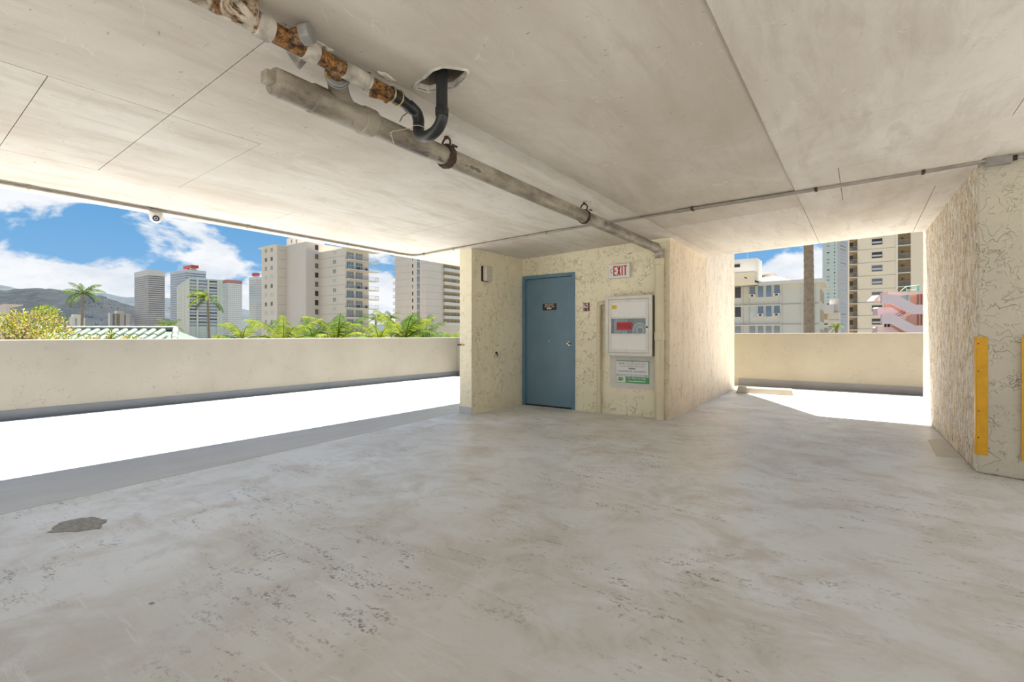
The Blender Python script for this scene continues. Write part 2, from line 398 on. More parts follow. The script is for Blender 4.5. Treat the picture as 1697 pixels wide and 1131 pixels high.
# floor: two pours meeting at a recessed joint
g = .006
fl = MB().prism([(JX(-8) + g, -8), (7.3, -8), (7.3, 12.3), (JX(12.3) + g, 12.3)], -.3, 0).build('floor', FLOOR); struct(fl)
MB().prism([(PX - .2, -8), (JX(-8) - g, -8), (JX(12.3) - g, 12.3), (PX - .2, 12.3)], -.3, -.001).build('deck_slab', STRIP, fl, label='grey rough concrete deck strip along the open edge')
MB().prism([(JX(-8) - g, -8), (JX(-8) + g, -8), (JX(12.3) + g, 12.3), (JX(12.3) - g, 12.3)], -.3, -.012).build('joint_filler', CONCD, fl)
hp = [(-3.83, .67), (-3.70, .775), (-3.66, .87), (-3.80, .935), (-3.94, .885), (-3.985, .77), (-3.93, .71)]
rag = []
for i in range(len(hp)):
    a, b = Vector(hp[i]), Vector(hp[(i + 1) % len(hp)])
    for k in range(5):
        p = a.lerp(b, k / 5); rag.append((p.x + random.uniform(-.012, .012), p.y + random.uniform(-.012, .012)))
MB().prism(rag, -.002, .003).build('spalled_patch', M('spalled_aggregate', (.30, .285, .26), .9, amt=.4, nscale=40, bs=.8, bd=.006, bscale=70), fl, label='dark ragged spalled patch in the concrete')
MB().prism([(.57, 6.06), (.742, 6.10), (.728, 7.10), (.58, 6.97)], -.002, .002).build('repair_patch', M('pale_mortar', (.66, .62, .54), .7, amt=.06), fl, label='pale rectangular mortar patch beside the wall')

# ceiling: slab with the plywood-formed panels of its soffit
YB, XR = -3.6, 3.6                           # unseen slab edges behind and right of camera, cut short to let daylight in
slab = MB().prism([(XL, YB), (XR, YB), (XR, YF), (XL, YF)], lambda x: zc(x) + .22, lambda x: zc(x) + .42).build('ceiling', CONC); struct(slab)
HOLE = [(-1.955, 1.79), (-1.925, 1.865), (-1.86, 1.885), (-1.80, 1.92), (-1.72, 1.90), (-1.675, 1.885), (-1.625, 1.84), (-1.665, 1.785), (-1.70, 1.745), (-1.76, 1.735), (-1.83, 1.755), (-1.90, 1.76)]
cols = [(XL, -4.71, [YB, .22, 2.66, 5.1, 7.5, YF]), (-4.71, -3.3, [YB, -.66, .575, 1.1, 1.63, 4.07, 6.5, YF]),
        (-3.3, -2.0, [YB, -1.34, 1.1, 3.54, 5.98, YF]), (-2.0, -.52, [YB, -1.13, 3.75, 6.0, YF]),
        (-.52, -.16, [4.8, 6.0]), (-.52, .78, [YB, -1.13, 1.31, 3.75, 4.8]), (-.16, .78, [4.8, 6.0]), (-.52, .56, [6.0, 7.3, YF]), (.56, .78, [6.0, 7.3, YF]),
        (.78, 2.2, [YB, 0, 2.4, 4.4, 6.4, YF]), (2.2, XR, [YB, 0, 2.4, 4.4, 6.4, YF])]
for x0, x1, ys in cols:
    for y0, y1 in zip(ys, ys[1:]):
        q = .0022; dz = random.uniform(-.002, .002) - (.010 if x0 >= -.53 and y1 <= 6.01 else 0)
        poly = [(x0 + q, y0 + q), (x1 - q, y0 + q), (x1 - q, y1 - q), (x0 + q, y1 - q)]
        mb = MB()
        if x0 == -2.0 and y0 < 1.8 < y1:
            P = [Vector((*p, 0)) for p in poly]; Hh = [Vector((*p, 0)) for p in HOLE[::-1]]
            al = P + Hh; n = len(al)
            tri = tessellate_polygon([P, Hh])
            vs = [(p.x, p.y, zc(p.x) + dz) for p in al] + [(p.x, p.y, zc(p.x) + .22) for p in al]
            fs = []
            for t3 in tri:
                a, b, c = (al[i] for i in t3)
                fs.append(tuple(t3) if (b - a).cross(c - a).z < 0 else tuple(t3[::-1]))
            fs += [(i, (i + 1) % 4, (i + 1) % 4 + n, i + n) for i in range(4)]
            h = len(HOLE); fs += [(4 + i, 4 + (i + 1) % h, 4 + (i + 1) % h + n, 4 + i + n) for i in range(h)]
            mb.add(vs, fs[:-h]); mb.cur = 1; mb.add(vs, fs[-h:]); mb.cur = 0  # hole sides use the darker concrete: recess shade put into the colour
        else:
            mb.prism(poly, lambda x: zc(x) + dz, lambda x: zc(x) + .219)
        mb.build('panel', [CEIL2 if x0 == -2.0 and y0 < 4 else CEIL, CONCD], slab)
# ragged broken rim around the pipe hole and spalls beside the rusty pipe
def lump(c, r, sc, seed, mat, parent, name):
    mb = MB().sphere(c, r, 18, 10, sc)
    for p in mb.v:
        k = noise.noise((p - Vector(c)) * (3.2 / r) + Vector((seed, 0, 0))) * .35 + noise.noise((p - Vector(c)) * (8 / r) + Vector((0, seed, 0))) * .15
        p += (p - Vector(c)) * k
    return mb.build(name, mat, parent, smooth=True)
hc = Vector((-1.79, 1.81)); rim = MB(); N = 48; ring = []
for i in range(N):
    a = 2 * math.pi * i / N; d = Vector((math.cos(a), math.sin(a)))
    best = 0
    for j in range(len(HOLE)):
        p, q2 = Vector(HOLE[j]) - hc, Vector(HOLE[(j + 1) % len(HOLE)]) - hc
        e = q2 - p; den = d.x * e.y - d.y * e.x
        if abs(den) > 1e-9:
            t_ = (p.x * e.y - p.y * e.x) / den; s_ = (p.x * d.y - p.y * d.x) / den
            if t_ > 0 and -1e-6 <= s_ <= 1 + 1e-6: best = max(best, t_)
    r1 = best - .004; r2 = best + .018 + .022 * abs(noise.noise(Vector((i * .6, 3, 0))))
    for rr, dz in ((r1, .03), (r1 + .006, -.009), ((r1 + r2) / 2, -.006 - .006 * random.random()), (r2, .003)):
        p = hc + d * rr; ring.append((p.x, p.y, zc(p.x) + dz))
rim.add(ring, [(i * 4 + k, ((i + 1) % N) * 4 + k, ((i + 1) % N) * 4 + k + 1, i * 4 + k + 1) for i in range(N) for k in range(3)])
rim.build('broken_rim', MORTAR, slab, smooth=True)
for i, (x, y, r, sc) in enumerate([(-2.06, 1.13, .05, (.9, 1.5, .45)), (-2.03, 1.28, .04, (.8, 1.6, .4)), (-2.06, 1.0, .035, (.8, 1.4, .4)), (-1.985, 1.62, .035, (.6, 1.6, .4)), (-1.66, 1.0, .06, (1.2, .7, .25)), (-2.235, 4.31, .045, (1.4, 1, .15))]):
    lump((x, y, zc(x)), r, sc, i * 3.1, MORTAR, slab, 'spalled_mortar')

# stair tower walls
TZ = 14.6
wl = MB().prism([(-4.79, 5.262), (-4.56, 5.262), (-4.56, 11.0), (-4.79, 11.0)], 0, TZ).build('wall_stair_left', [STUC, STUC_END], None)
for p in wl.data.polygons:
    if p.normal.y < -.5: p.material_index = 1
struct(wl)
DX0, DX1, DZ = -4.555, -3.575, 2.125
we = MB().box(DX1, -2.13, 6.55, 6.75, 0, TZ).box(-4.56, DX1, 6.55, 6.75, DZ, TZ).build('wall_exit', STUC); struct(we)
MB().box(-2.995, -2.335, 6.546, 6.552, .385, .858).build('paint_patch', FROST, we, label='grey unpainted rectangle of older stucco behind the parking sign')
ws = MB().prism([(SX(6.55) - .18, 6.5495), (SX(6.55), 6.5495), (SX(11), 11), (SX(11) - .18, 11)], 0, TZ).build('wall_stair_right', [STUC_SIDE, STUC]); struct(ws)
for p in ws.data.polygons:
    if p.normal.y < -.5: p.material_index = 1
wb = MB().box(-4.56, -2.37, 10.8, 11, 0, TZ).build('wall_stair_back', STUC); struct(wb)
# right wall
RT_ = .31
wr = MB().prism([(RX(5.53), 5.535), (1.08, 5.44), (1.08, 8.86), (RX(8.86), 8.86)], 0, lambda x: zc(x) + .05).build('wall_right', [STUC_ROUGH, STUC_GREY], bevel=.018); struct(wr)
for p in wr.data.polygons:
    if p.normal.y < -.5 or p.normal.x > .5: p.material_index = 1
# parapets
LP = 1.09; RP = 1.20
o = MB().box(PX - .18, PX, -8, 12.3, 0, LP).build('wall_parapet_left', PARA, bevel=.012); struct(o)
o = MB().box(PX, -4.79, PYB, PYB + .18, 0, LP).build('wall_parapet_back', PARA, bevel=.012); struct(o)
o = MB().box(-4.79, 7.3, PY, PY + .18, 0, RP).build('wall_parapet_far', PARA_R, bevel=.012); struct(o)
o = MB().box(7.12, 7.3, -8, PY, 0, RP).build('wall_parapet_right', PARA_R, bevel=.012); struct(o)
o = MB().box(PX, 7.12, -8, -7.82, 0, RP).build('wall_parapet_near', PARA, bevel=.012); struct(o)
# grey painted coves
def trim(n, pts, h, mat, r=.025):
    (x0, y0), (x1, y1) = pts; d = Vector((x1 - x0, y1 - y0)).normalized(); nrm = Vector((d.y, -d.x))
    prof = [(-.004, 0), (r, 0), (r * .5, .012), (.006, .03), (.006, h), (-.004, h)]
    vs = [(x + nrm.x * a, y + nrm.y * a, z) for x, y in pts for a, z in prof]; k = len(prof)
    o = MB().add(vs, [(i, (i + 1) % k, k + (i + 1) % k, k + i) for i in range(k)] + [tuple(range(k))[::-1], tuple(range(k, 2 * k))]).build('trim_%d' % n, mat); struct(o)
trim(1, [(PX, -7.8), (PX, PYB)], .135, GREYBASE)
trim(2, [(PX, PYB), (-4.79, PYB)], .135, GREYBASE)
trim(3, [(-2.3, PY), (7.1, PY)], .165, GREYBASE_W)
nbt = M('nib_base_paint', (.52, .53, .54), .6, amt=.08)
trim(4, [(-4.794, 5.262), (-4.556, 5.262)], .108, nbt, .008)

# door in its frame
YD = 6.53
dr = thing('door_1', 'blue painted steel door', 'door', ((DX0 + DX1) / 2, 6.6, 0)); struct(dr)
del dr['category']; del dr['label']
fr = MB(); fw_ = .052
for x0, x1, z0, z1 in ((DX0, DX0 + fw_, 0, DZ), (DX1 - fw_, DX1, 0, DZ), (DX0 + fw_, DX1 - fw_, DZ - fw_, DZ)): fr.box(x0, x1, YD, 6.70, z0, z1)
for x0, x1, z0, z1 in ((DX0 + fw_, DX0 + fw_ + .018, 0, DZ - fw_), (DX1 - fw_ - .018, DX1 - fw_, 0, DZ - fw_), (DX0 + fw_, DX1 - fw_, DZ - fw_ - .018, DZ - fw_)): fr.box(x0, x1, 6.625, 6.70, z0, z1)
fr.build('door_frame', FRAME, dr, bevel=.004)
lf = MB().box(DX0 + fw_ + .003, DX1 - fw_ - .003, 6.577, 6.621, .018, DZ - fw_ - .004).build('door_leaf', DOOR, dr, bevel=.003)
MB().box(DX0 + fw_, DX1 - fw_, 6.56, 6.70, 0, .012).build('threshold', DARK, dr)
MB().tube([(-3.695, 6.578, 1.02), (-3.695, 6.572, 1.02), (-3.695, 6.571, 1.02)], [.034, .034, .03], 20).tube([(-3.695, 6.572, 1.02), (-3.695, 6.548, 1.02)], .012, 12).sphere((-3.695, 6.527, 1.02), .029, 18, 12, (1, .8, 1)).build('door_knob', CHROME, lf, smooth=True)
MB().tube([(-4.06, 6.578, 1.058), (-4.06, 6.571, 1.058)], .009, 10).build('door_rivet', WHITE, lf)
for z in (.25, 1.05, 1.85):
    MB().tube([(DX0 + fw_ + .002, 6.572, z), (DX0 + fw_ + .002, 6.572, z + .1)], .007, 8).build('hinge', FRAME, dr)

# ================================================================== THINGS INSIDE
t = thing('door_sign', 'small dark brown fire exit sign with pale lettering on the blue door', 'sign', (-4.05, 6.575, 1.553))
MB().box(-4.178, -3.922, 6.569, 6.577, 1.553, 1.658).build('sign_plate', BROWN, t, bevel=.002)
text('FIRE EXIT', .165, .030, SIGNW, 'lettering', t, (-4.05, 6.569, 1.636))
for a_, b_ in ((-4.142, -4.10), (-4.085, -4.04), (-4.005, -3.958)): MB().box(a_, b_, 6.5675, 6.5695, 1.602, 1.613).build('worn_print', SIGNPALE, t)
for a_, b_ in ((-4.095, -4.072), (-4.066, -4.043), (-4.037, -4.012)): MB().box(a_, b_, 6.5675, 6.5695, 1.568, 1.592).build('worn_print', SIGNW, t)

t = thing('exit_sign', 'white rectangular EXIT sign with red letters high on the cream wall', 'sign', (-2.83, 6.52, 1.975))
MB().box(-2.993, -2.668, 6.49, 6.55, 1.975, 2.182).build('sign_housing', WHITED, t, bevel=.006)
MB().box(-2.983, -2.678, 6.4875, 6.491, 1.985, 2.172).build('sign_face', WHITE, t)
ez0, ez1, ey = 2.008, 2.150, 6.4875
def strokes(name, rects=(), quads=()):
    mb = MB()
    for x0, x1, z0, z1 in rects: mb.box(x0, x1, ey - .002, ey, z0, z1)
    for q in quads: mb.extrude([(x, ey - .002, z) for x, z in q], (0, .002, 0))
    return mb.build(name, RED, t)
w3 = .017
strokes('letter', [(-2.914, -2.914 + w3, ez0, ez1), (-2.914 + w3, -2.862, ez1 - w3, ez1), (-2.914 + w3, -2.867, 2.0705, 2.0875), (-2.914 + w3, -2.862, ez0, ez0 + w3)])
strokes('letter', (), [[(-2.857, ez0), (-2.838, ez0), (-2.799, ez1), (-2.818, ez1)], [(-2.857, ez1), (-2.838, ez1), (-2.799, ez0), (-2.818, ez0)]])
strokes('letter', [(-2.788, -2.770, ez0, ez1)])
strokes('letter', [(-2.761, -2.702, ez1 - w3, ez1), (-2.740, -2.722, ez0, ez1 - w3)])
strokes('arrow', (), [[(-2.968, 2.082), (-2.962, 2.082), (-2.930, 2.110), (-2.930, 2.122)], [(-2.968, 2.082), (-2.930, 2.042), (-2.930, 2.054), (-2.962, 2.082)]])

t = thing('extinguisher_sign', 'tiny maroon and white pictogram sign right of the blue door', 'sign', (-3.378, 6.545, 1.515))
MB().box(-3.428, -3.328, 6.540, 6.5505, 1.515, 1.642).build('sign_plate', MAROON, t, bevel=.002)
MB().box(-3.423, -3.346, 6.5375, 6.541, 1.562, 1.632).build('pictogram_field', M('sign_pinkish_white', (.62, .53, .52), .45), t)
MB().tube([(-3.40, 6.537, 1.632), (-3.392, 6.537, 1.605), (-3.375, 6.537, 1.592), (-3.357, 6.537, 1.595)], .007, 6).build('pictogram', MAROON, t)
for a_, b_ in ((-3.418, -3.402), (-3.366, -3.345)): MB().box(a_, b_, 6.5375, 6.541, 1.523, 1.55).build('pictogram_strip', M('sign_pink', (.50, .36, .36), .45), t)

# fire hose cabinet
CXa, CXb, CZa, CZb, CYf = -2.998, -2.318, .862, 1.702, 6.405
t = thing('fire_hose_cabinet', 'white metal fire hose cabinet with glass window on the cream wall', 'cabinet', ((CXa + CXb) / 2, 6.55, CZa))
b = MB()
b.box(CXa, CXa + .012, CYf + .03, 6.55, CZa, CZb).box(CXb - .012, CXb, CYf + .03, 6.55, CZa, CZb).box(CXa + .012, CXb - .012, CYf + .03, 6.55, CZa, CZa + .012).box(CXa + .012, CXb - .012, CYf + .03, 6.55, CZb - .012, CZb).box(CXa + .012, CXb - .012, 6.54, 6.55, CZa + .012, CZb - .012)
b.build('cabinet_body', CABSIDE, t)
tr = .042
b = MB()
b.box(CXa - .004, CXa + tr, CYf, CYf + .032, CZa - .004, CZb + .004).box(CXb - tr, CXb + .004, CYf, CYf + .032, CZa - .004, CZb + .004)
b.box(CXa + tr, CXb - tr, CYf, CYf + .032, CZa - .004, CZa + tr).box(CXa + tr, CXb - tr, CYf, CYf + .032, CZb - tr, CZb + .004)
b.build('cabinet_trim', WHITED, t, bevel=.004)
ix0, ix1, iz0, iz1 = CXa + tr + .004, CXb - tr - .004, CZa + tr + .004, CZb - tr - .004
dd = MB(); st = .040
GZ0, GZ1 = 1.175, 1.385
dd.box(ix0, ix0 + st, CYf + .004, CYf + .022, iz0, iz1).box(ix1 - st, ix1, CYf + .004, CYf + .022, iz0, iz1)
dd.box(ix0 + st, ix1 - st, CYf + .004, CYf + .022, iz0, iz0 + st).box(ix0 + st, ix1 - st, CYf + .004, CYf + .022, iz1 - st, iz1)
dd.box(ix0 + st, ix1 - st, CYf + .006, CYf + .020, GZ0 - .025, GZ0).box(ix0 + st, ix1 - st, CYf + .006, CYf + .020, GZ1, GZ1 + .025)
door = dd.build('cabinet_door', WHITED, t, bevel=.002)
MB().box(ix0 + st, ix1 - st, CYf + .010, CYf + .016, GZ1 + .025, iz1 - st).build('door_panel', WHITE, door)
MB().box(ix0 + st, ix1 - st, CYf + .010, CYf + .016, iz0 + st, GZ0 - .025).build('door_panel', WHITE, door)
MB().box(ix0 + st, ix1 - st, CYf + .011, CYf + .014, GZ0, GZ1).build('glass_pane', GLASS, door)
MB().tube([(ix1 - .02, CYf + .006, 1.262), (ix1 - .02, CYf - .008, 1.262)], .012, 14).build('lock', DARK, door)
MB().box(ix0 + st + .008, ix0 + st + .082, CYf + .0085, CYf + .0105, 1.525, 1.58).build('sticker', STICKER, door, label='yellow sticker')
sg = MB().box(-2.83, -2.60, CYf + .006, CYf + .010, 1.225, 1.335).build('hose_sign', RED, door, label='red sign plate')
text('FIRE HOSE', .20, .065, MAROON, 'lettering', door, (-2.715, CYf + .006, 1.28))
hz = MB()
for k in range(6):
    x = ix0 + .07 + k * .035
    hz.tube([(x, 6.47, 1.46), (x, 6.47, 1.10)], .015, 8)
hz.torus((ix1 - .15, 6.49, 1.22), (0, 1, 0), .10, .022)
hz.torus((ix1 - .15, 6.50, 1.22), (0, 1, 0), .055, .022)
hz.build('hose', M('canvas_hose', (.55, .54, .50), .8, amt=.3, nscale=30), t, smooth=True)

t = thing('parking_sign', 'white and green visitor parking notice below the fire hose cabinet', 'sign', (-2.645, 6.545, .468))
pl = MB().box(-2.888, -2.402, 6.537, 6.5465, .468, .785).build('sign_plate', GREEN, t, bevel=.012)
MB().box(-2.888, -2.410, 6.5355, 6.5385, .556, .776).build('white_field', SIGNW, t)
MB().box(-2.882, -2.748, 6.5352, 6.5385, .474, .556).build('logo_field', SIGNW, t)
MB().box(-2.884, -2.420, 6.5345, 6.536, .560, .592).build('grey_band', SIGNGREY, t)
text('VISITOR PARKING ONLY', .30, .028, SIGNGREY, 'lettering', t, (-2.598, 6.5355, .742))
for a_, b_ in ((-2.853, -2.822), (-2.815, -2.762)): MB().box(a_, b_, 6.534, 6.536, .731, .753).build('worn_print', SIGNGREY, t)
for a_, b_ in ((-2.835, -2.74), (-2.73, -2.62), (-2.61, -2.55), (-2.54, -2.465)): MB().box(a_, b_, 6.534, 6.536, .697, .712).build('worn_print', SIGNPALE, t)
MB().box(-2.70, -2.60, 6.5345, 6.536, .668, .681).build('printed_bar', SIGNDK, t)
text('PLEASE REGISTER YOUR VEHICLE', .41, .026, SIGNDK, 'lettering', t, (-2.652, 6.5355, .634))
for a_, b_ in ((-2.86, -2.755), (-2.745, -2.66), (-2.65, -2.60), (-2.59, -2.46)): MB().box(a_, b_, 6.533, 6.535, .571, .581).build('worn_print', SIGNW, t)
text('PH. (808) 343-0200', .265, .034, SIGNW, 'lettering', t, (-2.583, 6.537, .531))
MB().box(-2.715, -2.45, 6.5355, 6.5375, .491, .501).build('worn_print', SIGNW, t)
MB().extrude([(-2.868, 6.535, .513), (-2.850, 6.535, .492), (-2.805, 6.535, .492), (-2.776, 6.535, .520), (-2.790, 6.535, .542), (-2.845, 6.535, .546)], (0, .002, 0)).build('logo', GREEN, t)
MB().extrude([(-2.85, 6.534, .514), (-2.79, 6.534, .516), (-2.80, 6.534, .528), (-2.845, 6.534, .528)], (0, .002, 0)).build('logo_stripe', GREENL, t)
for x, z in ((-2.647, .772), (-2.647, .513)): MB().tube([(x, 6.5375, z), (x, 6.531, z)], .007, 8).build('screw', DARK, t)

# wall lamp, ring hook, latch
t = thing('wall_lamp', 'small beige rectangular wall lamp on the cream side wall left of the door', 'lamp', (-4.56, 5.555, 1.95))
MB().box(-4.562, -4.535, 5.478, 5.632, 1.95, 2.178).build('back_box', DARK, t, bevel=.004)
MB().box(-4.535, -4.46, 5.480, 5.630, 1.953, 2.176).build('lamp_cover', LAMPW, t, bevel=.022, seg=4)
MB().tube([(-4.49, 5.4795, 2.13), (-4.49, 5.476, 2.13)], .005, 8).build('screw', DARK, t)
t = thing('ring_hook', 'small black ring hook on the cream side wall at waist height', 'hook', (-4.56, 5.84, .82))
MB().box(-4.562, -4.548, 5.82, 5.86, .865, .895).build('hook_plate', DARK, t, bevel=.003)
MB().torus((-4.538, 5.845, .85), (1, .5, 0), .022, .004, 20, 6).build('ring', DARK, t, smooth=True)
t = thing('gate_latch', 'short black latch bar with brass tip on the end of the stair wall', 'latch', (-4.755, 5.25, 1.0))
MB().box(-4.815, -4.745, 5.238, 5.264, .998, 1.02).build('latch_bar', DARK, t, bevel=.002)
MB().box(-4.745, -4.70, 5.240, 5.264, 1.0, 1.018).build('latch_tip', M('rusted_brass', (.42, .22, .05), .5, .3, amt=.4, nscale=60), t, bevel=.003)

# yellow corner guards
def guard(x, sgn, label, y):
    t = thing('corner_guard', label, 'corner guard', (x, y, .158), 'yellow corner guards on the right wall')
    MB().box(min(x, x + sgn * .07), max(x, x + sgn * .07), y - .012, y - .004, .158, 1.137).build('guard_leg', YELLOW, t, bevel=.002)
    MB().box(min(x - sgn * .006, x), max(x - sgn * .006, x), y - .012, y + .062, .158, 1.137).build('guard_leg', YELLOW, t, bevel=.002)
    for z in (.3, .52, .85, 1.08): MB().tube([(x + sgn * .012, y - .0115, z), (x + sgn * .012, y - .0145, z)], .005, 8).build('screw', DARK, t)
guard(.768, 1, 'yellow metal guard on the near left corner of the right wall', 5.522)
guard(1.086, -1, 'yellow metal guard at the right frame edge, on the wall\'s other corner', 5.44)

# wheel stop
a, bb = Vector((-2.03, 10.36)), Vector((-1.05, 10.50)); d = (bb - a).normalized(); n_ = Vector((-d.y, d.x)); L = (bb - a).length
mb = MB(); prof = [(0, 0), (.15, 0), (.13, .10), (.115, .125), (.035, .125), (.02, .10)]
vs = []
for s_, sh in ((0, 0), (L, 0)):
    for w_, z in prof:
        ss = s_ + (.03 if s_ == 0 else -.03) * (z / .125)
        p = a + d * ss + n_ * w_; vs.append((p.x, p.y, z))
k = len(prof)
mb.add(vs, [(i, k + i, k + (i + 1) % k, (i + 1) % k) for i in range(k)] + [tuple(range(k)), tuple(range(k, 2 * k))[::-1]])
tag(mb.build('wheel_stop', STOPM, bevel=.008), 'low cream concrete wheel stop in the sunlit bay', 'wheel stop')

# ------------------------------------------------------------------ pipes
def straight(p, q, n=2): p, q = Vector(p), Vector(q); return [p.lerp(q, i / (n - 1)) for i in range(n)]
def smoothpath(pts, sub=6):
    P = [Vector(p) for p in pts]; out = []
    for i in range(len(P) - 1):
        p0, p1, p2, p3 = P[max(i - 1, 0)], P[i], P[i + 1], P[min(i + 2, len(P) - 1)]
        for k in range(sub):
            t_ = k / sub
            out.append(.5 * ((2 * p1) + (p2 - p0) * t_ + (2 * p0 - 5 * p1 + 4 * p2 - p3) * t_ ** 2 + (3 * p1 - p0 - 3 * p2 + p3) * t_ ** 3))
    return out + [P[-1]]
# main drain: runs along y under the soffit, drops down the exit wall
DXX = -2.25; DZZ = lambda y: 2.352 - (y - 1.2) * .004
def dpt(y): return Vector((DXX, y, DZZ(y)))
t = thing('drain_pipe', 'long dirty beige drain pipe under the ceiling, dropping down the wall beside the cabinet', 'pipe', (-2.235, 6.47, 0))
MB().tube(straight(dpt(1.72), dpt(6.36), 12), .061, 20).build('pipe_run', DRAIN, t, smooth=True)
MB().tube(straight(dpt(1.20), dpt(1.52), 4), .066, 20).build('cleanout_barrel', DRAIN, t, smooth=True)
pg = MB().tube([dpt(1.165), dpt(1.172), dpt(1.20)], [.060, .064, .064], 20).build('cleanout_cap', DRAIN, t, smooth=True)
pc = dpt(1.145); MB().box(pc.x - .028, pc.x + .028, pc.y - .022, pc.y + .025, pc.z - .022, pc.z + .034).build('cleanout_nut', DRAIN, t, bevel=.004)
MB().tube([dpt(1.36), dpt(1.365), dpt(1.435), dpt(1.44)], [.066, .073, .073, .066], 20).build('hub', DRAIN, t, smooth=True)
MB().tube(straight(dpt(1.43), dpt(1.70), 5), .069, 20).build('wye_body', DRAIN, t, smooth=True)
MB().tube([dpt(1.66), dpt(1.665), dpt(1.735), dpt(1.75)], [.069, .077, .077, .062], 20).build('hub', DRAIN, t, smooth=True)
MB().tube(smoothpath([dpt(1.60), (-2.235, 1.53, 2.405), (-2.16, 1.455, 2.428), (-2.09, 1.41, 2.43)]), .050, 18).build('wye_branch', DRAIN, t, smooth=True)
MB().tube([dpt(6.30), dpt(6.31), dpt(6.365), dpt(6.37)], [.061, .067, .067, .061], 20).build('hub', DRAIN, t, smooth=True)
MB().tube(smoothpath([dpt(6.355), (-2.248, 6.42, 2.325), (-2.238, 6.462, 2.27), (-2.235, 6.47, 2.18), (-2.235, 6.47, 2.12)]), .059, 20).build('elbow', PAINT, t, smooth=True)
MB().tube(straight((-2.235, 6.47, 2.15), (-2.235, 6.47, .002), 4), .060, 22).build('downpipe', CREAMPIPE, t, smooth=True)
MB().tube([(-2.235, 6.47, 2.195), (-2.235, 6.47, 2.19), (-2.235, 6.47, 2.11), (-2.235, 6.47, 2.105)], [.060, .068, .068, .060], 22).build('socket', CREAMPIPE, t, smooth=True)
MB().tube([(-2.235, 6.47, 1.20), (-2.235, 6.47, 1.195), (-2.235, 6.47, 1.085), (-2.235, 6.47, 1.08)], [.060, .068, .068, .060], 22).build('socket', CREAMPIPE, t, smooth=True)
MB().torus(dpt(6.372), (0, 1, 0), .062, .006).build('joint_ring', DARKIRON, t, smooth=True)
def hanger(y, label, thick):
    c = dpt(y); h = thing('pipe_hanger', label, 'hanger', (c.x, y, c.z - .08), 'hangers of the drain pipe')
    mb = MB().torus(c, (0, 1, 0), .068, thick, 30, 8)
    for p in mb.v:
        p.y = y + (p.y - y) * 2.6
        p += Vector((noise.noise(p * 60), noise.noise(p * 60 + Vector((9, 0, 0))), noise.noise(p * 60 + Vector((0, 9, 0))))) * thick * .5
    mb.build('strap', DARKIRON, h, smooth=True)
    top = zc(c.x)
    MB().torus((c.x, y, c.z + .088), (0, 1, 0), .036, .007, 24, 8).build('swivel_ring', DARKIRON, h, smooth=True)
    MB().tube([(c.x, y, c.z + .12), (c.x, y, top)], .006, 8).build('rod', DARKIRON, h)
    MB().tube([(c.x, y, top - .012), (c.x, y, top)], .016, 6).build('nut', DARKIRON, h)
    MB().tube([(c.x + .072, y - .02, c.z + .055), (c.x + .072, y + .025, c.z + .055)], .008, 6).build('bolt', DARKIRON, h)
hanger(2.34, 'thick rust-eaten hanger strap on the drain pipe behind the black trap', .012)
hanger(4.31, 'thin iron ring hanger on the drain pipe near the ceiling conduit', .006)

# rusty branch line above it
RXX = -2.0; RZ = 2.424
def rpt(y, dz=0): return Vector((RXX, y, RZ + dz - (y - 1.1) * .012))
t = thing('rusty_pipe', 'rusting branch pipe with flaking paint close under the ceiling at top left', 'pipe', (RXX, 1.1, RZ - .05))
MB().tube(straight(rpt(-.6), rpt(.985), 6), .040, 18).build('pipe_section', RUSTP, t, smooth=True)
MB().tube([rpt(.965), rpt(.97), rpt(1.03), rpt(1.035)], [.040, .049, .049, .040], 18).build('coupling', PAINT, t, smooth=True)
MB().tube(straight(rpt(1.02), rpt(1.18), 4), .041, 18).build('pipe_section', RUST, t, smooth=True)
MB().tube([rpt(1.17), rpt(1.175), rpt(1.235), rpt(1.24)], [.040, .047, .047, .040], 18).build('coupling', PAINT, t, smooth=True)
MB().tube(straight(rpt(1.235), rpt(1.385), 4), .036, 18).build('pipe_section', RUST, t, smooth=True)
MB().tube(straight(rpt(1.375), rpt(1.52), 4), .040, 18).build('sleeve', PAINT, t, smooth=True)
MB().torus(rpt(1.515), (0, 1, 0), .041, .006).build('sleeve_band', PAINT, t, smooth=True)
MB().tube(straight(rpt(1.515), rpt(1.665), 4), .034, 18).build('pipe_section', RUST, t, smooth=True)
# side tee with hexagonal plug
MB().tube([rpt(1.10, .0), (RXX + .075, 1.135, RZ + .012)], .034, 16).build('tee_branch', RUST, t, smooth=True)
MB().tube([(RXX + .066, 1.13, RZ + .010), (RXX + .105, 1.15, RZ + .016)], .046, 6).build('tee_plug', GALV, t, bevel=.004)
MB().tube([(-1.93, .9, RZ + .06), rpt(.95)], .036, 14).build('tee_branch', RUSTP, t, smooth=True)
# coupling to the wye and side nipple
MB().tube(smoothpath([rpt(1.33), (-2.03, 1.36, 2.42), (-2.10, 1.415, 2.43)]), .036, 16).build('branch_nipple', RUST, t, smooth=True)
MB().tube([(-2.065, 1.39, 2.425), (-2.11, 1.42, 2.43)], .052, 18).build('clamp_coupling', GALV, t, smooth=True)
MB().torus((-2.072, 1.395, 2.426), (-.83, .55, .05), .053, .006).torus((-2.1, 1.414, 2.429), (-.83, .55, .05), .053, .006).build('clamp_band', GALV, t, smooth=True)
MB().box(-2.09, -2.07, 1.335, 1.36, 2.395, 2.415).build('clamp_screw', BRASS, t)
MB().torus((-2.03, 1.30, 2.455), (.6, .8, 0), .04, .008).build('clamp_band', GALV, t, smooth=True)
MB().extrude([(-2.13, 1.22, 2.40), (-2.05, 1.25, 2.47), (-2.02, 1.22, 2.49), (-2.16, 1.16, 2.485)], (-.012, .02, 0)).build('bracket', PAINT, t, bevel=.002)
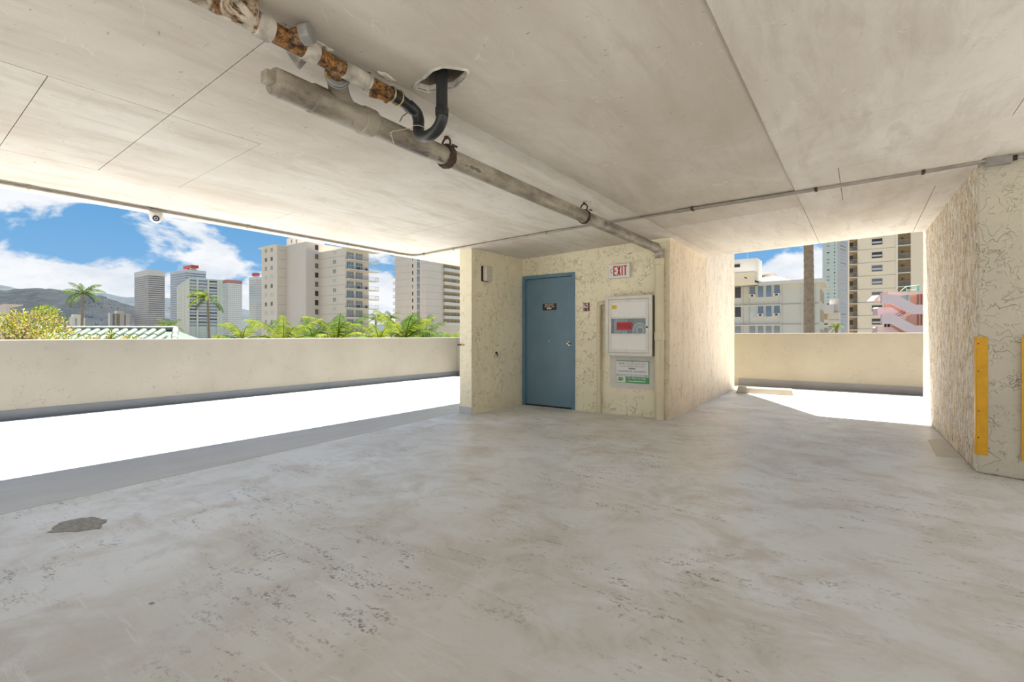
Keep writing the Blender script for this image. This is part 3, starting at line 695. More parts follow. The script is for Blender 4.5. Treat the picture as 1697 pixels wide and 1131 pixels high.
MB().tube([(-2.01, 1.64, RZ - .05), (-1.985, 1.60, RZ - .055), (-2.03, 1.55, RZ - .045)], .013, 8).build('rust_scale', RUST, t, smooth=True)

# black trap
t = thing('trap_pipe', 'black plastic trap pipe rising into the broken hole in the ceiling', 'pipe', (-1.87, 1.82, 2.2))
VX, VY = -1.768, 1.805
z0 = rpt(1.68).z
MB().tube([rpt(1.65), rpt(1.655), rpt(1.725), rpt(1.73)], [.034, .038, .038, .034], 18).build('rubber_coupling', BLACKPIPE, t, smooth=True)
MB().torus(rpt(1.665), (0, 1, 0), .038, .0045).build('hose_clamp', BRASS, t, smooth=True)
MB().torus(rpt(1.716), (0, 1, 0), .038, .0045).build('hose_clamp', BRASS, t, smooth=True)
MB().tube(straight(rpt(1.72), (RXX + .002, 1.80, z0 - .02), 3), .030, 18).build('pipe_section', BLACKPIPE, t, smooth=True)
MB().tube([(RXX, 1.785, z0 - .013), (RXX, 1.812, z0 - .021)], .034, 18).build('socket', BLACKPIPE, t, smooth=True)
MB().tube(smoothpath([(RXX, 1.80, z0 - .017), (RXX + .002, 1.838, z0 - .032), (RXX + .004, 1.852, z0 - .062), (RXX + .006, 1.852, z0 - .09)]), .032, 18).build('elbow', BLACKPIPE, t, smooth=True)
zb = 2.302
ub = []
for i in range(17):
    a = math.pi * i / 16; cx = (RXX + .006 + VX) / 2; hw = (VX - RXX - .006) / 2
    ub.append((cx - hw * math.cos(a), 1.852 + (VY - 1.852) * i / 16, zb - .075 * math.sin(a)))
MB().tube([(RXX + .006, 1.852, zb + .04)] + ub + [(VX, VY, zb + .02)], .031, 18).build('u_bend', BLACKPIPE, t, smooth=True)
MB().tube([(VX, VY, zb + .035), (VX, VY, zb + .03), (VX, VY, zb - .01)], [.031, .035, .034], 18).build('socket', BLACKPIPE, t, smooth=True)
MB().tube(straight((VX, VY, zb + .02), (VX, VY, zc(VX) + .22), 4), .030, 18).build('riser', BLACKPIPE, t, smooth=True)
zt = thing('zip_tie', 'loose pale cable tie looped round the black trap', 'cable tie', (-2.0, 1.83, 2.25))
MB().torus((RXX + .006, 1.852, zb + .004), (.1, 0, 1), .0335, .002, 24, 6).build('tie_loop', TIE, zt, smooth=True)
MB().tube([(RXX - .026, 1.835, zb + .004), (-2.075, 1.74, 2.268), (-2.09, 1.735, 2.258)], .0022, 6).tube([(-2.09, 1.735, 2.262), (-2.075, 1.75, 2.195)], .002, 6).build('tie_tail', TIE, zt)
wv = thing('loose_wire', 'thin rusty wire stub hanging between black trap and drain pipe', 'wire', (-2.05, 1.78, 2.33))
MB().tube([(-2.09, 1.80, 2.345), (-2.08, 1.81, 2.375), (-2.05, 1.83, 2.40), (-2.02, 1.85, 2.45)], .0025, 6).build('wire_strand', DARKIRON, wv)

# thin riser pipe beside the cabinet
t = thing('riser_pipe', 'thin cream painted pipe rising from the floor left of the fire hose cabinet', 'pipe', (-3.145, 6.50, 0))
px = -3.150
MB().tube(straight((px, 6.505, .002), (px, 6.505, 1.575), 3), .032, 16).build('pipe_run', CREAMPIPE, t, smooth=True)
MB().tube([(px, 6.505, 1.20), (px, 6.505, 1.195), (px, 6.505, 1.13), (px, 6.505, 1.125)], [.032, .038, .038, .032], 16).build('socket', CREAMPIPE, t, smooth=True)
MB().tube(smoothpath([(px, 6.505, 1.56), (px, 6.505, 1.60), (px + .03, 6.505, 1.622), (px + .07, 6.505, 1.622)]), .030, 14).tube([(px + .06, 6.505, 1.622), (CXa + .001, 6.505, 1.622)], .022, 12).build('elbow', CREAMPIPE, t, smooth=True)

# electrical conduit
def cz(x): return zc(x) - .017
t = thing('edge_conduit', 'grey electrical conduit along the left ceiling edge, bending right above the stair wall', 'conduit', (-5.55, 2, cz(-5.55)))
path = [(-5.53, -2.55), (-5.53, 0), (-5.55, 2.0), (-5.57, 4.62)]
bend = [(-5.57, 4.62), (-5.565, 4.85), (-5.52, 5.02), (-5.40, 5.075), (-5.2, 5.07)]
run = [(-5.2, 5.07), (-3.24, 5.105), (-1.62, 5.235)]
P3 = lambda pts: [(x, y, cz(x)) for x, y in pts]
MB().tube(P3(path), .014, 12).build('conduit_run', CONDUIT, t, smooth=True)
MB().tube(smoothpath(P3(bend)), .014, 12).build('conduit_bend', CONDUIT, t, smooth=True)
MB().tube(P3(run), .013, 12).build('conduit_run', CONDUIT, t, smooth=True)
for x, y, ax in ((-5.535, .85, 1), (-5.55, 2.6, 1), (-5.562, 3.9, 1), (-5.57, 4.6, 1), (-5.35, 5.07, 0), (-4.75, 5.08, 0), (-3.2, 5.107, 0)):
    if ax: MB().box(x - .022, x + .022, y - .012, y + .012, cz(x) - .017, zc(x)).build('strap', CONDUIT, t, bevel=.006)
    else: MB().box(x - .012, x + .012, y - .022, y + .022, cz(x) - .017, zc(x)).build('strap', CONDUIT, t, bevel=.006)
t = thing('twin_conduit', 'pair of grey conduits crossing the ceiling to a junction box at right', 'conduit', (-.3, 5.35, cz(-.3)))
for off, r in ((0, .015), (-.032, .013)):
    pts = [(-1.62, 5.235 + off), (-.6, 5.325 + off), (.43, 5.39 + off), (.80, 5.40 + off)]
    MB().tube(P3(pts), r, 12).build('conduit_run', CONDUIT, t, smooth=True)
for x, y in ((-1.45, 5.235), (-.35, 5.33), (.42, 5.375)):
    MB().box(x - .012, x + .012, y - .045, y + .03, cz(x) - .02, zc(x)).build('strap', DARKIRON, t, bevel=.005)
jb = MB().box(.80, .955, 5.36, 5.43, zc(.88) - .062, zc(.88)).build('junction_box', GALV, t, bevel=.005)
MB().tube([(.955, 5.395, zc(1) - .03), (.985, 5.395, zc(1) - .03)], .021, 12).build('connector', DARK, t, smooth=True)
MB().tube([(.98, 5.395, zc(1) - .03), (2.5, 5.40, zc(2.5) - .02)], .016, 12).build('conduit_run', GALV, t, smooth=True)

# security camera
cc = Vector((-5.615, 1.755, zc(-5.6) - .004))
t = thing('security_camera', 'white turret security camera hanging from the left ceiling edge', 'camera', cc - Vector((0, 0, .14)))
MB().tube([cc, cc - Vector((0, 0, .006)), cc - Vector((0, 0, .055))], [.056, .058, .058], 24).build('mount_base', CAMW, t, smooth=True)
sc_ = cc - Vector((0, 0, .060)); MB().sphere(sc_, .056, 24, 12, (1, 1, 1.15), -1, .1).build('dome', CAMW, t, smooth=True)
vd = (EYE - sc_).normalized(); vd = (vd + Vector((0, 0, -.35))).normalized()
lc = sc_ + vd * .045
MB().tube([lc, lc + vd * .014], .029, 20).build('lens_housing', LENS, t, smooth=True)
MB().torus(lc + vd * .0145, vd, .013, .003, 20, 6).build('lens_ring', LENSR, t, smooth=True)
MB().sphere(lc + vd * .012, .008, 12, 8).build('lens', LENS, t, smooth=True)
MB().tube([(-5.545, 1.68, cz(-5.545)), (-5.56, 1.72, cz(-5.56))], .019, 10).build('gland', GALV, t, smooth=True)

# ================================================================== OUTSIDE
GZ = -9.0
gm, gt, gb = newmat('city_ground')
gt.links.new(mixc(gt, ramp(gt, tnoise(gt, coords(gt), .03, 5), [(.4, (0,) * 3), (.6, (1,) * 3)]), (.09, .10, .06), (.21, .20, .18)), gb.inputs['Base Color']); gb.inputs['Roughness'].default_value = .95
struct(MB().box(-6000, 6000, -4000, 8000, GZ - .5, GZ).build('ground', gm))
struct(MB().box(PX - .2, 7.3, -8, 12.3, GZ, -.301).build('wall_garage_body', CONC))

# ------------------------------------------------------------------ facades
class Face:
    """vertical wall plane: origin P, horizontal unit direction e (to the right as seen from the garage)"""
    def __init__(s, P, e): s.P = Vector((P[0], P[1], 0)); s.e = Vector((e[0], e[1], 0)).normalized(); s.n = Vector((s.e.y, -s.e.x, 0)); s.rot = math.atan2(s.e.y, s.e.x)
    def s_at(s, u): return solve(s.P, s.e, u)
    def pt(s, a, z, off=0): p = s.P + s.e * a + s.n * off; return Vector((p.x, p.y, z))
    def z_at(s, u, v): p = s.P + s.e * s.s_at(u); return zat(p, v)
    def box(s, mb, a0, a1, z0, z1, o0, o1):
        q = [s.pt(a0, 0, o0), s.pt(a1, 0, o0), s.pt(a1, 0, o1), s.pt(a0, 0, o1)]
        return mb.prism([(p.x, p.y) for p in q], z0, z1)
WIN = {}
def window(face, a, z, w, h, parent, glassm, framem, name='window', depth_=.12, fr=.07, mull=0, label=None):
    """a framed pane centred at (a, z) on the face; alike windows share one mesh"""
    key = (round(w, 2), round(h, 2), glassm.name, framem.name, mull, fr)
    if key not in WIN:
        mb = MB(); mb.box(-w / 2, w / 2, -.02, .05, -h / 2, h / 2)
        mb.cur = 1
        for x0, x1, z0, z1 in ((-w / 2 - fr, -w / 2, -h / 2 - fr, h / 2 + fr), (w / 2, w / 2 + fr, -h / 2 - fr, h / 2 + fr), (-w / 2, w / 2, -h / 2 - fr, -h / 2), (-w / 2, w / 2, h / 2, h / 2 + fr)):
            mb.box(x0, x1, -.07, .05, z0, z1)
        for k in range(mull):
            x = -w / 2 + w * (k + 1) / (mull + 1); mb.box(x - .03, x + .03, -.05, .05, -h / 2, h / 2)
        WIN[key] = mb.mesh('window_mesh', [glassm, framem])
    return piece(name, WIN[key], parent, face.pt(a, z), face.rot, label)
GLD = M('window_glass_dark', (.035, .03, .025), .12, amt=.5, nscale=.6, spec=.6)
GLM = M('window_glass_curtained', (.26, .26, .26), .25, amt=.5, nscale=.5, spec=.5)
GLB = M('window_glass_blue', (.14, .19, .26), .15, amt=.5, nscale=.4, spec=.6)
GLW = M('window_drawn_blind', (.50, .49, .46), .4, amt=.25, nscale=.6)
GRTW = M('window_brown_louvre', (.16, .13, .10), .4, amt=.2, nscale=.6)
TAN = M('tower_tan_paint', (.66, .56, .46), .85, amt=.05, nscale=.15)
TAN2 = M('tower_tan_panel', (.62, .53, .455), .85, amt=.05, nscale=.15)
TANL = M('tower_tan_light', (.68, .61, .52), .85, amt=.05, nscale=.15)
TANR = M('tower_peach_paint', (.80, .65, .48), .85, amt=.05, nscale=.15)
BRNREC = M('tower_brown_recess', (.42, .32, .20), .85, amt=.12, nscale=.3)
SLABC = M('balcony_slab_paint', (.62, .56, .46), .8, amt=.06, nscale=.4)
RAILM = M('railing_metal', (.30, .28, .25), .5, amt=.1)
RAILG = M('railing_grey', (.50, .50, .49), .5, amt=.1)
WHITEB = M('white_stucco_building', (.58, .525, .45), .85, amt=.06, nscale=.3)
WHITEP = M('white_panel_building', (.62, .575, .51), .85, amt=.04, nscale=.3)
FLINE = M('floor_line_joint', (.40, .34, .29), .9, amt=.1)  # darker colour of the facade joints
R0 = Vector((0, 1, 0)); L0 = Vector((1, 0, 0))
def rotv(v, deg): a = math.radians(deg); return Vector((v.x * math.cos(a) - v.y * math.sin(a), v.x * math.sin(a) + v.y * math.cos(a), 0))
def block(uc, d, uL, uR, yaw=0):
    """corner of a box tower seen at pixel column uc at distance d: returns left face, right face, plan and sizes"""
    P = dp(uc, HV, d); eL = rotv(L0, yaw); eR = rotv(R0, yaw)
    sL = solve(P, eL, uL); sR = solve(P, eR, uR)
    fl_ = Face(P + eL * sL, eL); fr_ = Face(P, eR)
    plan = [P, P + eR * sR, P + eR * sR + eL * sL, P + eL * sL]
    return P, fl_, fr_, -sL, sR, [(p.x, p.y) for p in plan]

# --- the large tan tower of three stepped blocks
D7 = 145.
P1, a_f, b_f, wa, wb, plan = block(459, D7, 433.5, 474)
zt1 = zat(P1, 407.5)
tw = thing('apartment_tower', 'wide tan apartment tower with stepped blocks and balconies down its right side', 'building', (P1.x, P1.y, GZ))
MB().prism(plan, GZ, zt1).build('tower_block', TAN, tw)
e_ = MB(); a_f.box(e_, -.9, wa + .3, zt1, zt1 + .35, -6, .6); e_.build('roof_slab', TANL, tw)
P2 = b_f.pt(wb, 0)
s2 = solve(P2, L0, 507); P3_ = P2 + L0 * s2; c_f = Face(P2, L0)
zt2 = zat(P3_, 400.5)
s3 = solve(P3_, R0, 529); P4 = P3_ + R0 * s3; d_f = Face(P3_, R0)
back = 14
MB().prism([(P2.x - 2, P2.y), (P3_.x, P3_.y), (P4.x, P4.y), (P4.x, P4.y + back), (P2.x - 2, P4.y + back)], GZ, zt2).build('tower_block', TAN2, tw)
s4 = solve(P4, L0, 572); P5 = P4 + L0 * s4; e_f = Face(P4, L0)
s5 = solve(P5, R0, 611); P6 = P5 + R0 * s5; f_f = Face(P5, R0)
zt3 = zat(P5, 411)
MB().prism([(P4.x - 2, P4.y), (P5.x, P5.y), (P6.x, P6.y), (P4.x - 2, P6.y)], GZ, zt3).build('tower_block', TAN, tw)
# penthouse
ph = Face(dp(475, HV, D7 + 14), L0); w_ = ph.s_at(500); z_ = ph.z_at(480, 395)
mb = MB(); ph.box(mb, 0, w_, zt1 - 4, z_, -8, 0); pho = mb.build('penthouse', TANL, tw)
for u in (483.5, 491.5): window(ph, ph.s_at(u), ph.z_at(u, 400.5), .9, 1.3, tw, GLM, TANL, fr=.05)
FH = (zat(a_f.pt(a_f.s_at(441), 0), 416) - zat(a_f.pt(a_f.s_at(441), 0), 519)) / 7
def joints(face, a0, a1, zs, parent):
    mb = MB()
    for z in zs: face.box(mb, a0, a1, z - .05, z + .05, -.01, .025)
    mb.build('floor_joint', FLINE, parent, kind='stuff')
for u, off in ((441, 0), (450.5, 0)):
    for k in range(9):
        z = a_f.z_at(441, 416.5) - k * FH
        window(a_f, a_f.s_at(u), z, 1.25, 1.2, tw, (GLM, GLD, GLM, GLW, GLD, GLW, GLD, GLW, GLM)[k], TANL, mull=1)
joints(b_f, .4, wb, [zt1 - 1.2 - k * FH for k in range(10)], tw)
for k in range(9): window(d_f, d_f.s_at(524.6), d_f.z_at(524.6, 410.5) - k * FH, 1.15, 1.55, tw, (GLD, GRTW, GRTW, GLD, GRTW, GLD, GLD, GRTW, GLD)[k], TANL, fr=.06)
for k in range(8): window(e_f, e_f.s_at(554.5), e_f.z_at(554.5, 418.8) - k * FH, 1.5, 1.15, tw, (GLW, GLM, GLM, GLW, GLM, GLM, GLW, GLW)[k], TANL, mull=1)
joints(e_f, 0, s4, [e_f.z_at(554.5, 426.5) - k * FH for k in range(9)], tw)
# balconies down the right face
BW = s5 + 1.6
rail_me = None
for k in range(10):
    z = zt3 - .6 - k * FH - FH * .0
    zs = z - FH
    m_ = MB(); f_f.box(m_, -.05, s5 + 2.3, -.12, .12, .0, 1.5) if False else None
    mb = MB(); f_f.box(mb, -.1, s5 + 2.4, zs - .12, zs + .12, -.2, 1.7)
    bal = mb.build('balcony', SLABC, tw)
    mr = MB(); zz = zs + .12
    f_f.box(mr, -.05, s5 + 2.35, zz + 1.0, zz + 1.06, 1.6, 1.66)
    n_b = 18
    for j in range(n_b + 1):
        a = -.05 + (s5 + 2.35) * j / n_b; f_f.box(mr, a, a + .05, zz, zz + 1.0, 1.6, 1.65)
    f_f.box(mr, s5 + 2.3, s5 + 2.36, zz + 1.0, zz + 1.06, -.2, 1.66)
    for j in range(4): f_f.box(mr, s5 + 2.3, s5 + 2.34, zz, zz + 1.0, -.1 + j * .5, -.06 + j * .5)
    mr.build('railing', RAILM if k in (2, 4, 6) else RAILG, bal)
    for a, w in ((s5 * .2, 2.3), (s5 * .58, 2.3)):
        window(f_f, a, zs + 1.25, w, 2.1, tw, (GLM, GLB, GLM)[k % 3], WHITEP, name='balcony_door', mull=2)
    if k in (1, 3, 5):
        mf = MB(); f_f.box(mf, s5 * .45, s5 * .53, zs + .12, zs + .95, .5, 1.0); f_f.box(mf, s5 * .8, s5 * .86, zs + .12, zs + .9, .5, 1.0); mf.build('balcony_furniture', DARK, tw, kind='stuff')
mb = MB(); f_f.box(mb, -.3, s5 + 2.6, zt3 - .3, zt3 + .25, -1, 2.0); mb.build('roof_slab', SLABC, tw)

# --- second tan tower, cut by the stair wall
P, lf8, rf8, wl8, wr8, plan = block(706, 186., 655, 800)
z8 = zat(P, 425) + 6
tw = thing('apartment_tower', 'tan apartment tower with white gallery parapets just left of the stair wall', 'building', (P.x, P.y, GZ))
MB().prism(plan, GZ, z8).build('tower_block', TAN2, tw)
FH8 = 2.75; z0_ = lf8.z_at(683.7, 441)
mb = MB(); a0, a1 = lf8.s_at(681.5), lf8.s_at(698); lf8.box(mb, a0, a1, GZ, z8, 0, .015); mb.build('service_strip', TAN, tw)
for k in range(-2, 9):
    window(lf8, lf8.s_at(684), z0_ - k * FH8, .7, 1.5, tw, (GLD, GLD, GLD, GLM)[k % 4], TANL, fr=.05, depth_=.2)
    p_ = window(lf8, lf8.s_at(693.6), z0_ - k * FH8, 1.5, 2.45, tw, GLB, WHITEP, name='stair_glazing', fr=.1, mull=1)
joints(lf8, 0, a0, [z0_ + .4 - k * FH8 for k in range(-2, 9)], tw); joints(lf8, a1, wl8, [z0_ + .4 - k * FH8 for k in range(-2, 9)], tw)
joints(rf8, 0, rf8.s_at(733), [z0_ + .4 - k * FH8 for k in range(-2, 9)], tw)
g0 = rf8.s_at(734)
for k in range(-2, 10):
    zz = rf8.z_at(745, 440) - k * FH8
    mb = MB(); rf8.box(mb, g0, wr8, zz, zz + 1.25, -.1, 1.2); gal = mb.build('gallery_parapet', WHITEP, tw)
    mb = MB(); rf8.box(mb, g0, wr8, zz + 1.25, zz + FH8, -.1, .02); mb.build('gallery_wall', BRNREC, tw)
    for j in range(6):
        window(rf8, g0 + (wr8 - g0) * (j + .5) / 6, zz + 1.9, 3.2, 1.1, tw, GLD if (j + k) % 3 else GLM, BRNREC, fr=.05)
for k in range(-2, 9):
    zz = lf8.z_at(655, 449) - k * FH8
    mb = MB(); lf8.box(mb, -1.7, .3, zz - .12, zz + .12, -3.5, -.2); bal = mb.build('balcony', SLABC, tw)
    mb = MB(); lf8.box(mb, -1.7, 0, zz + 1.05, zz + 1.1, -.28, -.23); lf8.box(mb, -1.7, -1.65, zz + 1.05, zz + 1.1, -3.5, -.23)
    for j in range(8): lf8.box(mb, -1.7 + j * .22, -1.66 + j * .22, zz + .1, zz + 1.05, -.28, -.24)
    mb.build('railing', RAILG, bal)

# --- distant towers
def banded(uc, d, uL, uR, vt, fpx, name_label, wallm, bandm, glassm, band=.5, yaw=0, proud=.25, cap=3.0, both=True):
    P, fl_, fr_, wl_, wr_, plan = block(uc, d, uL, uR, yaw)
    zt = zat(P, vt)
    tw = thing('residential_tower', name_label, 'building', (P.x, P.y, GZ))
    MB().prism(plan, GZ, zt).build('tower_block', glassm, tw)
    fh = fpx * d / F; n = int((zt - cap - GZ) / fh)
    mb = MB(); C0 = P; eL, eR = fl_.e, fr_.e
    def ringplan(o): return [(p.x, p.y) for p in (P + fl_.n * o + fr_.n * o, P + eR * (wr_ + o) + fr_.n * o, P + eR * (wr_ + o) - eL * (wl_ + o), P + fl_.n * o - eL * (wl_ + o))]
    for k in range(n):
        z = zt - cap - (k + 1) * fh
        mb.prism(ringplan(proud), z, z + fh * band)
    mb.build('spandrel_bands', bandm, tw, kind='stuff')
    MB().prism(ringplan(proud + .1), zt - cap, zt + .4).build('roof_parapet', wallm, tw)
    return tw, P, fl_, fr_, wl_, wr_, zt, fh
def piers(tw, face, w, n, z0, z1, mat, width=.6, proud=.35):
    mb = MB()
    for j in range(n):
        a = w * (j + .5) / n; face.box(mb, a - width / 2, a + width / 2, z0, z1, 0, proud)
    mb.build('facade_piers', mat, tw, kind='stuff')
GRT = M('tower_grey_brown', (.46, .41, .385), .8, amt=.08, nscale=.05); GRTL = M('tower_grey_light', (.56, .53, .49), .8, amt=.05, nscale=.05)
BWIN = M('band_window_shade', (.15, .15, .16), .3, amt=.4, nscale=.1)
tw, P, fl_, fr_, wl_, wr_, zt, fh = banded(246, 610, 223, 273, 447.5, 3.55, 'tall grey brown tower with striped window bands, standing apart left of the palms', GRTL, GRT, BWIN, .55, cap=7)
piers(tw, fl_, wl_, 9, GZ, zt - 7, GRT, 1.0, .1)
PALEB = M('tower_pale_grey', (.52, .53, .54), .8, amt=.06, nscale=.05); REDB = M('rooftop_red', (.42, .06, .05), .7, amt=.1, nscale=.2)
tw, P, fl_, fr_, wl_, wr_, zt, fh = banded(308, 660, 282.5, 341, 447, 3.9, 'pale grey tower with a red rooftop box, behind the green apartment block', PALEB, PALEB, GLB, .5, cap=4)
mb = MB(); q = Face(P + fl_.n * -6, fl_.e); q.box(mb, fl_.s_at(295.5) - wl_, fl_.s_at(309) - wl_, zt + 3, zat(P, 438.5), -9, 0); mb.build('rooftop_box', REDB, tw)
mb = MB(); q.box(mb, fl_.s_at(298) - wl_, fl_.s_at(300) - wl_, zt, zt + 3, -8, -1); mb.build('box_support', PALEB, tw)
mb = MB(); q.box(mb, fl_.s_at(305) - wl_, fl_.s_at(307) - wl_, zt, zt + 3, -8, -1); mb.build('box_support', PALEB, tw)
# green apartment block
P, fl4, fr4, wl4, wr4, plan = block(312.5, 412., 293, 369, -14)
zt = zat(P, 460.5)
GRN = M('apartment_pale_green', (.50, .54, .47), .85, amt=.04, nscale=.05); CRM = M('apartment_cream', (.60, .56, .47), .85, amt=.04, nscale=.05)
tw = thing('apartment_block', 'pale green and cream apartment block with balcony columns behind the middle palm', 'building', (P.x, P.y, GZ))
MB().prism(plan, GZ, zt).build('tower_block', GRN, tw)
mb = MB(); fl4.box(mb, -.2, wl4, GZ, zt - 1.5, -.5, .006); mb.build('side_wall', CRM, tw)
fh4 = 5.35 * 412 / F; nfl = int((zt - GZ) / fh4)
e1 = fr4.s_at(361)
for j, (ua, ub) in enumerate(((314.5, 325.5), (329, 343), (347, 359.5))):
    a0, a1 = fr4.s_at(ua), fr4.s_at(ub)
    for k in range(nfl - 6):
        z = zt - .9 - (k + .55) * fh4
        window(fr4, (a0 + a1) / 2, z + .35, round(a1 - a0, 1), 1.35, tw, random.choice((GLB, GLD, GLM, GLB)), PALEB, fr=.08, mull=2)
mb = MB()
for k in range(nfl): fr4.box(mb, fr4.s_at(313.5), e1, zt - 1.4 - (k + 1) * fh4, zt - .6 - (k + 1) * fh4, 0, .5)
mb.build('balcony_bands', PALEB, tw, kind='stuff')
for ua, ub in ((312.5, 314.2), (326, 328.3), (343.6, 346.4), (360, 362)):
    mb = MB(); fr4.box(mb, fr4.s_at(ua), fr4.s_at(ub), GZ, zt - .3, 0, .9); mb.build('pier', CRM, tw)
for u in (297.5, 301.5, 306):
    for k in range(nfl - 7):
        window(fl4, fl4.s_at(u), zt - 4 - k * fh4, 2.4, 1.4, tw, random.choice((GRTW, GLD, GLD)), CRM, fr=.06)
WHT = M('tower_white_bands', (.62, .60, .57), .8, amt=.04, nscale=.05); REDT = M('roof_edge_terracotta', (.42, .20, .16), .8, amt=.15, nscale=.1)
tw, P, fl_, fr_, wl_, wr_, zt, fh = banded(378, 640, 367, 401, 464, 3.35, 'white banded tower with terracotta roof edge', REDT, WHT, BWIN, .68, cap=3.5)
piers(tw, fr_, wr_, 7, GZ, zt - 4, WHT, 1.3, .2); piers(tw, fl_, wl_, 4, GZ, zt - 4, WHT, 1.2, .2)
tw, P, fl_, fr_, wl_, wr_, zt, fh = banded(424, 500, 413, 445, 459.5, 3.6, 'slim grey tower with small red rooftop box beside the large tan tower', PALEB, PALEB, GRT, .5, cap=2.5)
mb = MB(); q = Face(P, fr_.e); q.box(mb, fr_.s_at(424), fr_.s_at(432), zt + 1.5, zat(P, 452), -8, -2); mb.build('rooftop_box', REDB, tw)
mb = MB(); q.box(mb, fr_.s_at(425.5), fr_.s_at(430.5), zt, zt + 1.5, -7, -3); mb.build('box_support', PALEB, tw)
# low white tower with brown stripe
def lowtower(uc, d, uL, uR, vt, label, stripes):
    P, fl_, fr_, wl_, wr_, plan = block(uc, d, uL, uR, 30)
    zt = zat(P, vt); tw = thing('low_tower', label, 'building', (P.x, P.y, GZ))
    MB().prism(plan, GZ, zt).build('tower_block', WHITEP, tw)
    ctr = sum((Vector((*p, 0)) for p in plan), Vector()) / 4
    MB().box(ctr.x - 4, ctr.x + 4, ctr.y - 4, ctr.y + 4, zt, zt + 3).build('penthouse', WHITEP, tw)
    for u0, u1, m_ in stripes:
        mb = MB(); fr_.box(mb, fr_.s_at(u0), fr_.s_at(u1), GZ, zt - .8, 0, .3); mb.build('facade_stripe', m_, tw)
        mw = MB()
        for k in range(10):
            z = zt - 3 - k * 3; fr_.box(mw, fr_.s_at(u0) + .8, fr_.s_at(u1) - .8, z, z + 1.4, 0, .45)
        mw.build('window_rows', GLM, tw, kind='stuff')
    return tw
lowtower(182, 620, 179, 215, 519, 'white mid-rise tower with brown centre stripe in front of the hillside', ((186.5, 190, GLM), (193, 198.5, BRNREC), (206, 208, GLM)))
lowtower(119, 480, 115, 141, 526, 'small white block behind the tall left palm', ((125, 127, GLM),))
P, fl_, fr_, wl_, wr_, plan = block(10, 120, -20, 17, 0)
tw = thing('low_house', 'pale pink flat roofed house above the shrub at the left edge', 'building', (P.x, P.y, GZ))
PINKP = M('house_pale_pink', (.62, .50, .45), .85, amt=.05, nscale=.3)
MB().prism(plan, GZ, zat(P, 506)).build('house_block', PINKP, tw)
mb = MB(); fl_.box(mb, -.2, wl_ + .2, zat(P, 506), zat(P, 506) + .3, -3, .3); mb.build('roof_slab', PINKP, tw)

# --- white four-storey building at right
P, lf9, rf9, wl9, wr9, plan = block(1357, 63., 1195, 1366)
z9 = zat(P, 468); FH9 = 34.5 * 63 / F
tw = thing('white_building', 'white four-storey apartment building with ribbon windows behind the palm trunk', 'building', (P.x, P.y, GZ))
MB().prism(plan, GZ, z9).build('building_body', WHITEB, tw)
mb = MB(); lf9.box(mb, -1, wl9 + .6, z9, z9 + .45, -wr9 - .6, .6); mb.build('roof_fascia', WHITEP, tw)
AC = MB().box(-.4, .4, -.45, .1, -.2, .2).mesh('ac_mesh', [WHITEP]); ACG = MB().box(-.16, .16, -.47, -.44, -.13, .13).mesh('ac_grille_mesh', [GLD])
for fl9 in range(4):
    zc_ = lf9.z_at(1270, 483) - fl9 * FH9
    hh = 20 * 62 / F
    for i, (u0, u1) in enumerate(((1217, 1229), (1241.8, 1252.8), (1255, 1266.3), (1268.3, 1279.8), (1282, 1293))):
        a = (lf9.s_at(u0) + lf9.s_at(u1)) / 2
        gm_ = [(BRNREC, GLB, GLB, GLB, GLB), (BRNREC, GLW, GLB, GLB, GLB), (GLM, GLM, GLM, GLM, GLM), (GLM,) * 5][fl9][i]
        w_ = window(lf9, a, zc_, round(lf9.s_at(u1) - lf9.s_at(u0) - .12, 1), hh, tw, gm_ if gm_ is not BRNREC else GLD, WHITEP, fr=.06)
        if (fl9, i) in ((0, 1), (0, 4), (1, 2), (1, 4)):
            o = piece('air_conditioner', AC, tw, lf9.pt(a, zc_ - hh / 2 + .22), lf9.rot); piece('grille', ACG, tw, lf9.pt(a, zc_ - hh / 2 + .22), lf9.rot)
    for v0 in (506,):
        mb = MB(); zl = lf9.z_at(1270, 506.5) - fl9 * FH9; lf9.box(mb, 0, lf9.s_at(1294), zl - .08, zl + .08, 0, .35); mb.build('sill_ledge', CRM, tw)
    mb = MB(); zl = lf9.z_at(1310, 504) - fl9 * FH9; lf9.box(mb, lf9.s_at(1294), wl9, zl - .06, zl + .06, 0, .06); mb.build('panel_joint', FLINE, tw)
    mb = MB(); rf9.box(mb, wr9 * .25, wr9 * .9, zl + .4, zl + 2.0, 0, .05); mb.build('side_window', BRNREC, tw)
for u0, u1 in ((1229.8, 1231), (1240, 1241), (1293.6, 1295), (1328.5, 1330), (1349, 1350.2)):
    mb = MB(); lf9.box(mb, lf9.s_at(u0), lf9.s_at(u1), GZ, z9, 0, .18); mb.build('pilaster', WHITEP, tw)
# roof-top rooms
Pp, lfp, rfp, wlp, wrp, planp = block(1255, 66., 1200, 1263)
zp = zat(Pp, 427.6); MB().prism(planp, z9, zp).build('penthouse', WHITEP, tw)
window(lfp, lfp.s_at(1219), lfp.z_at(1219, 441), 1.2, .45, tw, GLD, WHITEP, fr=.05)
mb = MB(); lfp.box(mb, lfp.s_at(1223), lfp.s_at(1256), z9, lfp.z_at(1240, 456), 0, 2.6); mb.build('rooftop_annex', TANR, tw)
mb = MB(); lfp.box(mb, lfp.s_at(1213), lfp.s_at(1222), z9, lfp.z_at(1240, 459.5), 0, 2.4); mb.build('rooftop_annex', TANR, tw)
mb = MB(); lfp.box(mb, lfp.s_at(1222.5), lfp.s_at(1256.5), lfp.z_at(1240, 456), lfp.z_at(1240, 454), -.2, 2.9); mb.build('annex_roof', WHITEP, tw)
Pq, lfq, rfq, wlq, wrq, planq = block(1279, 75., 1262, 1290)
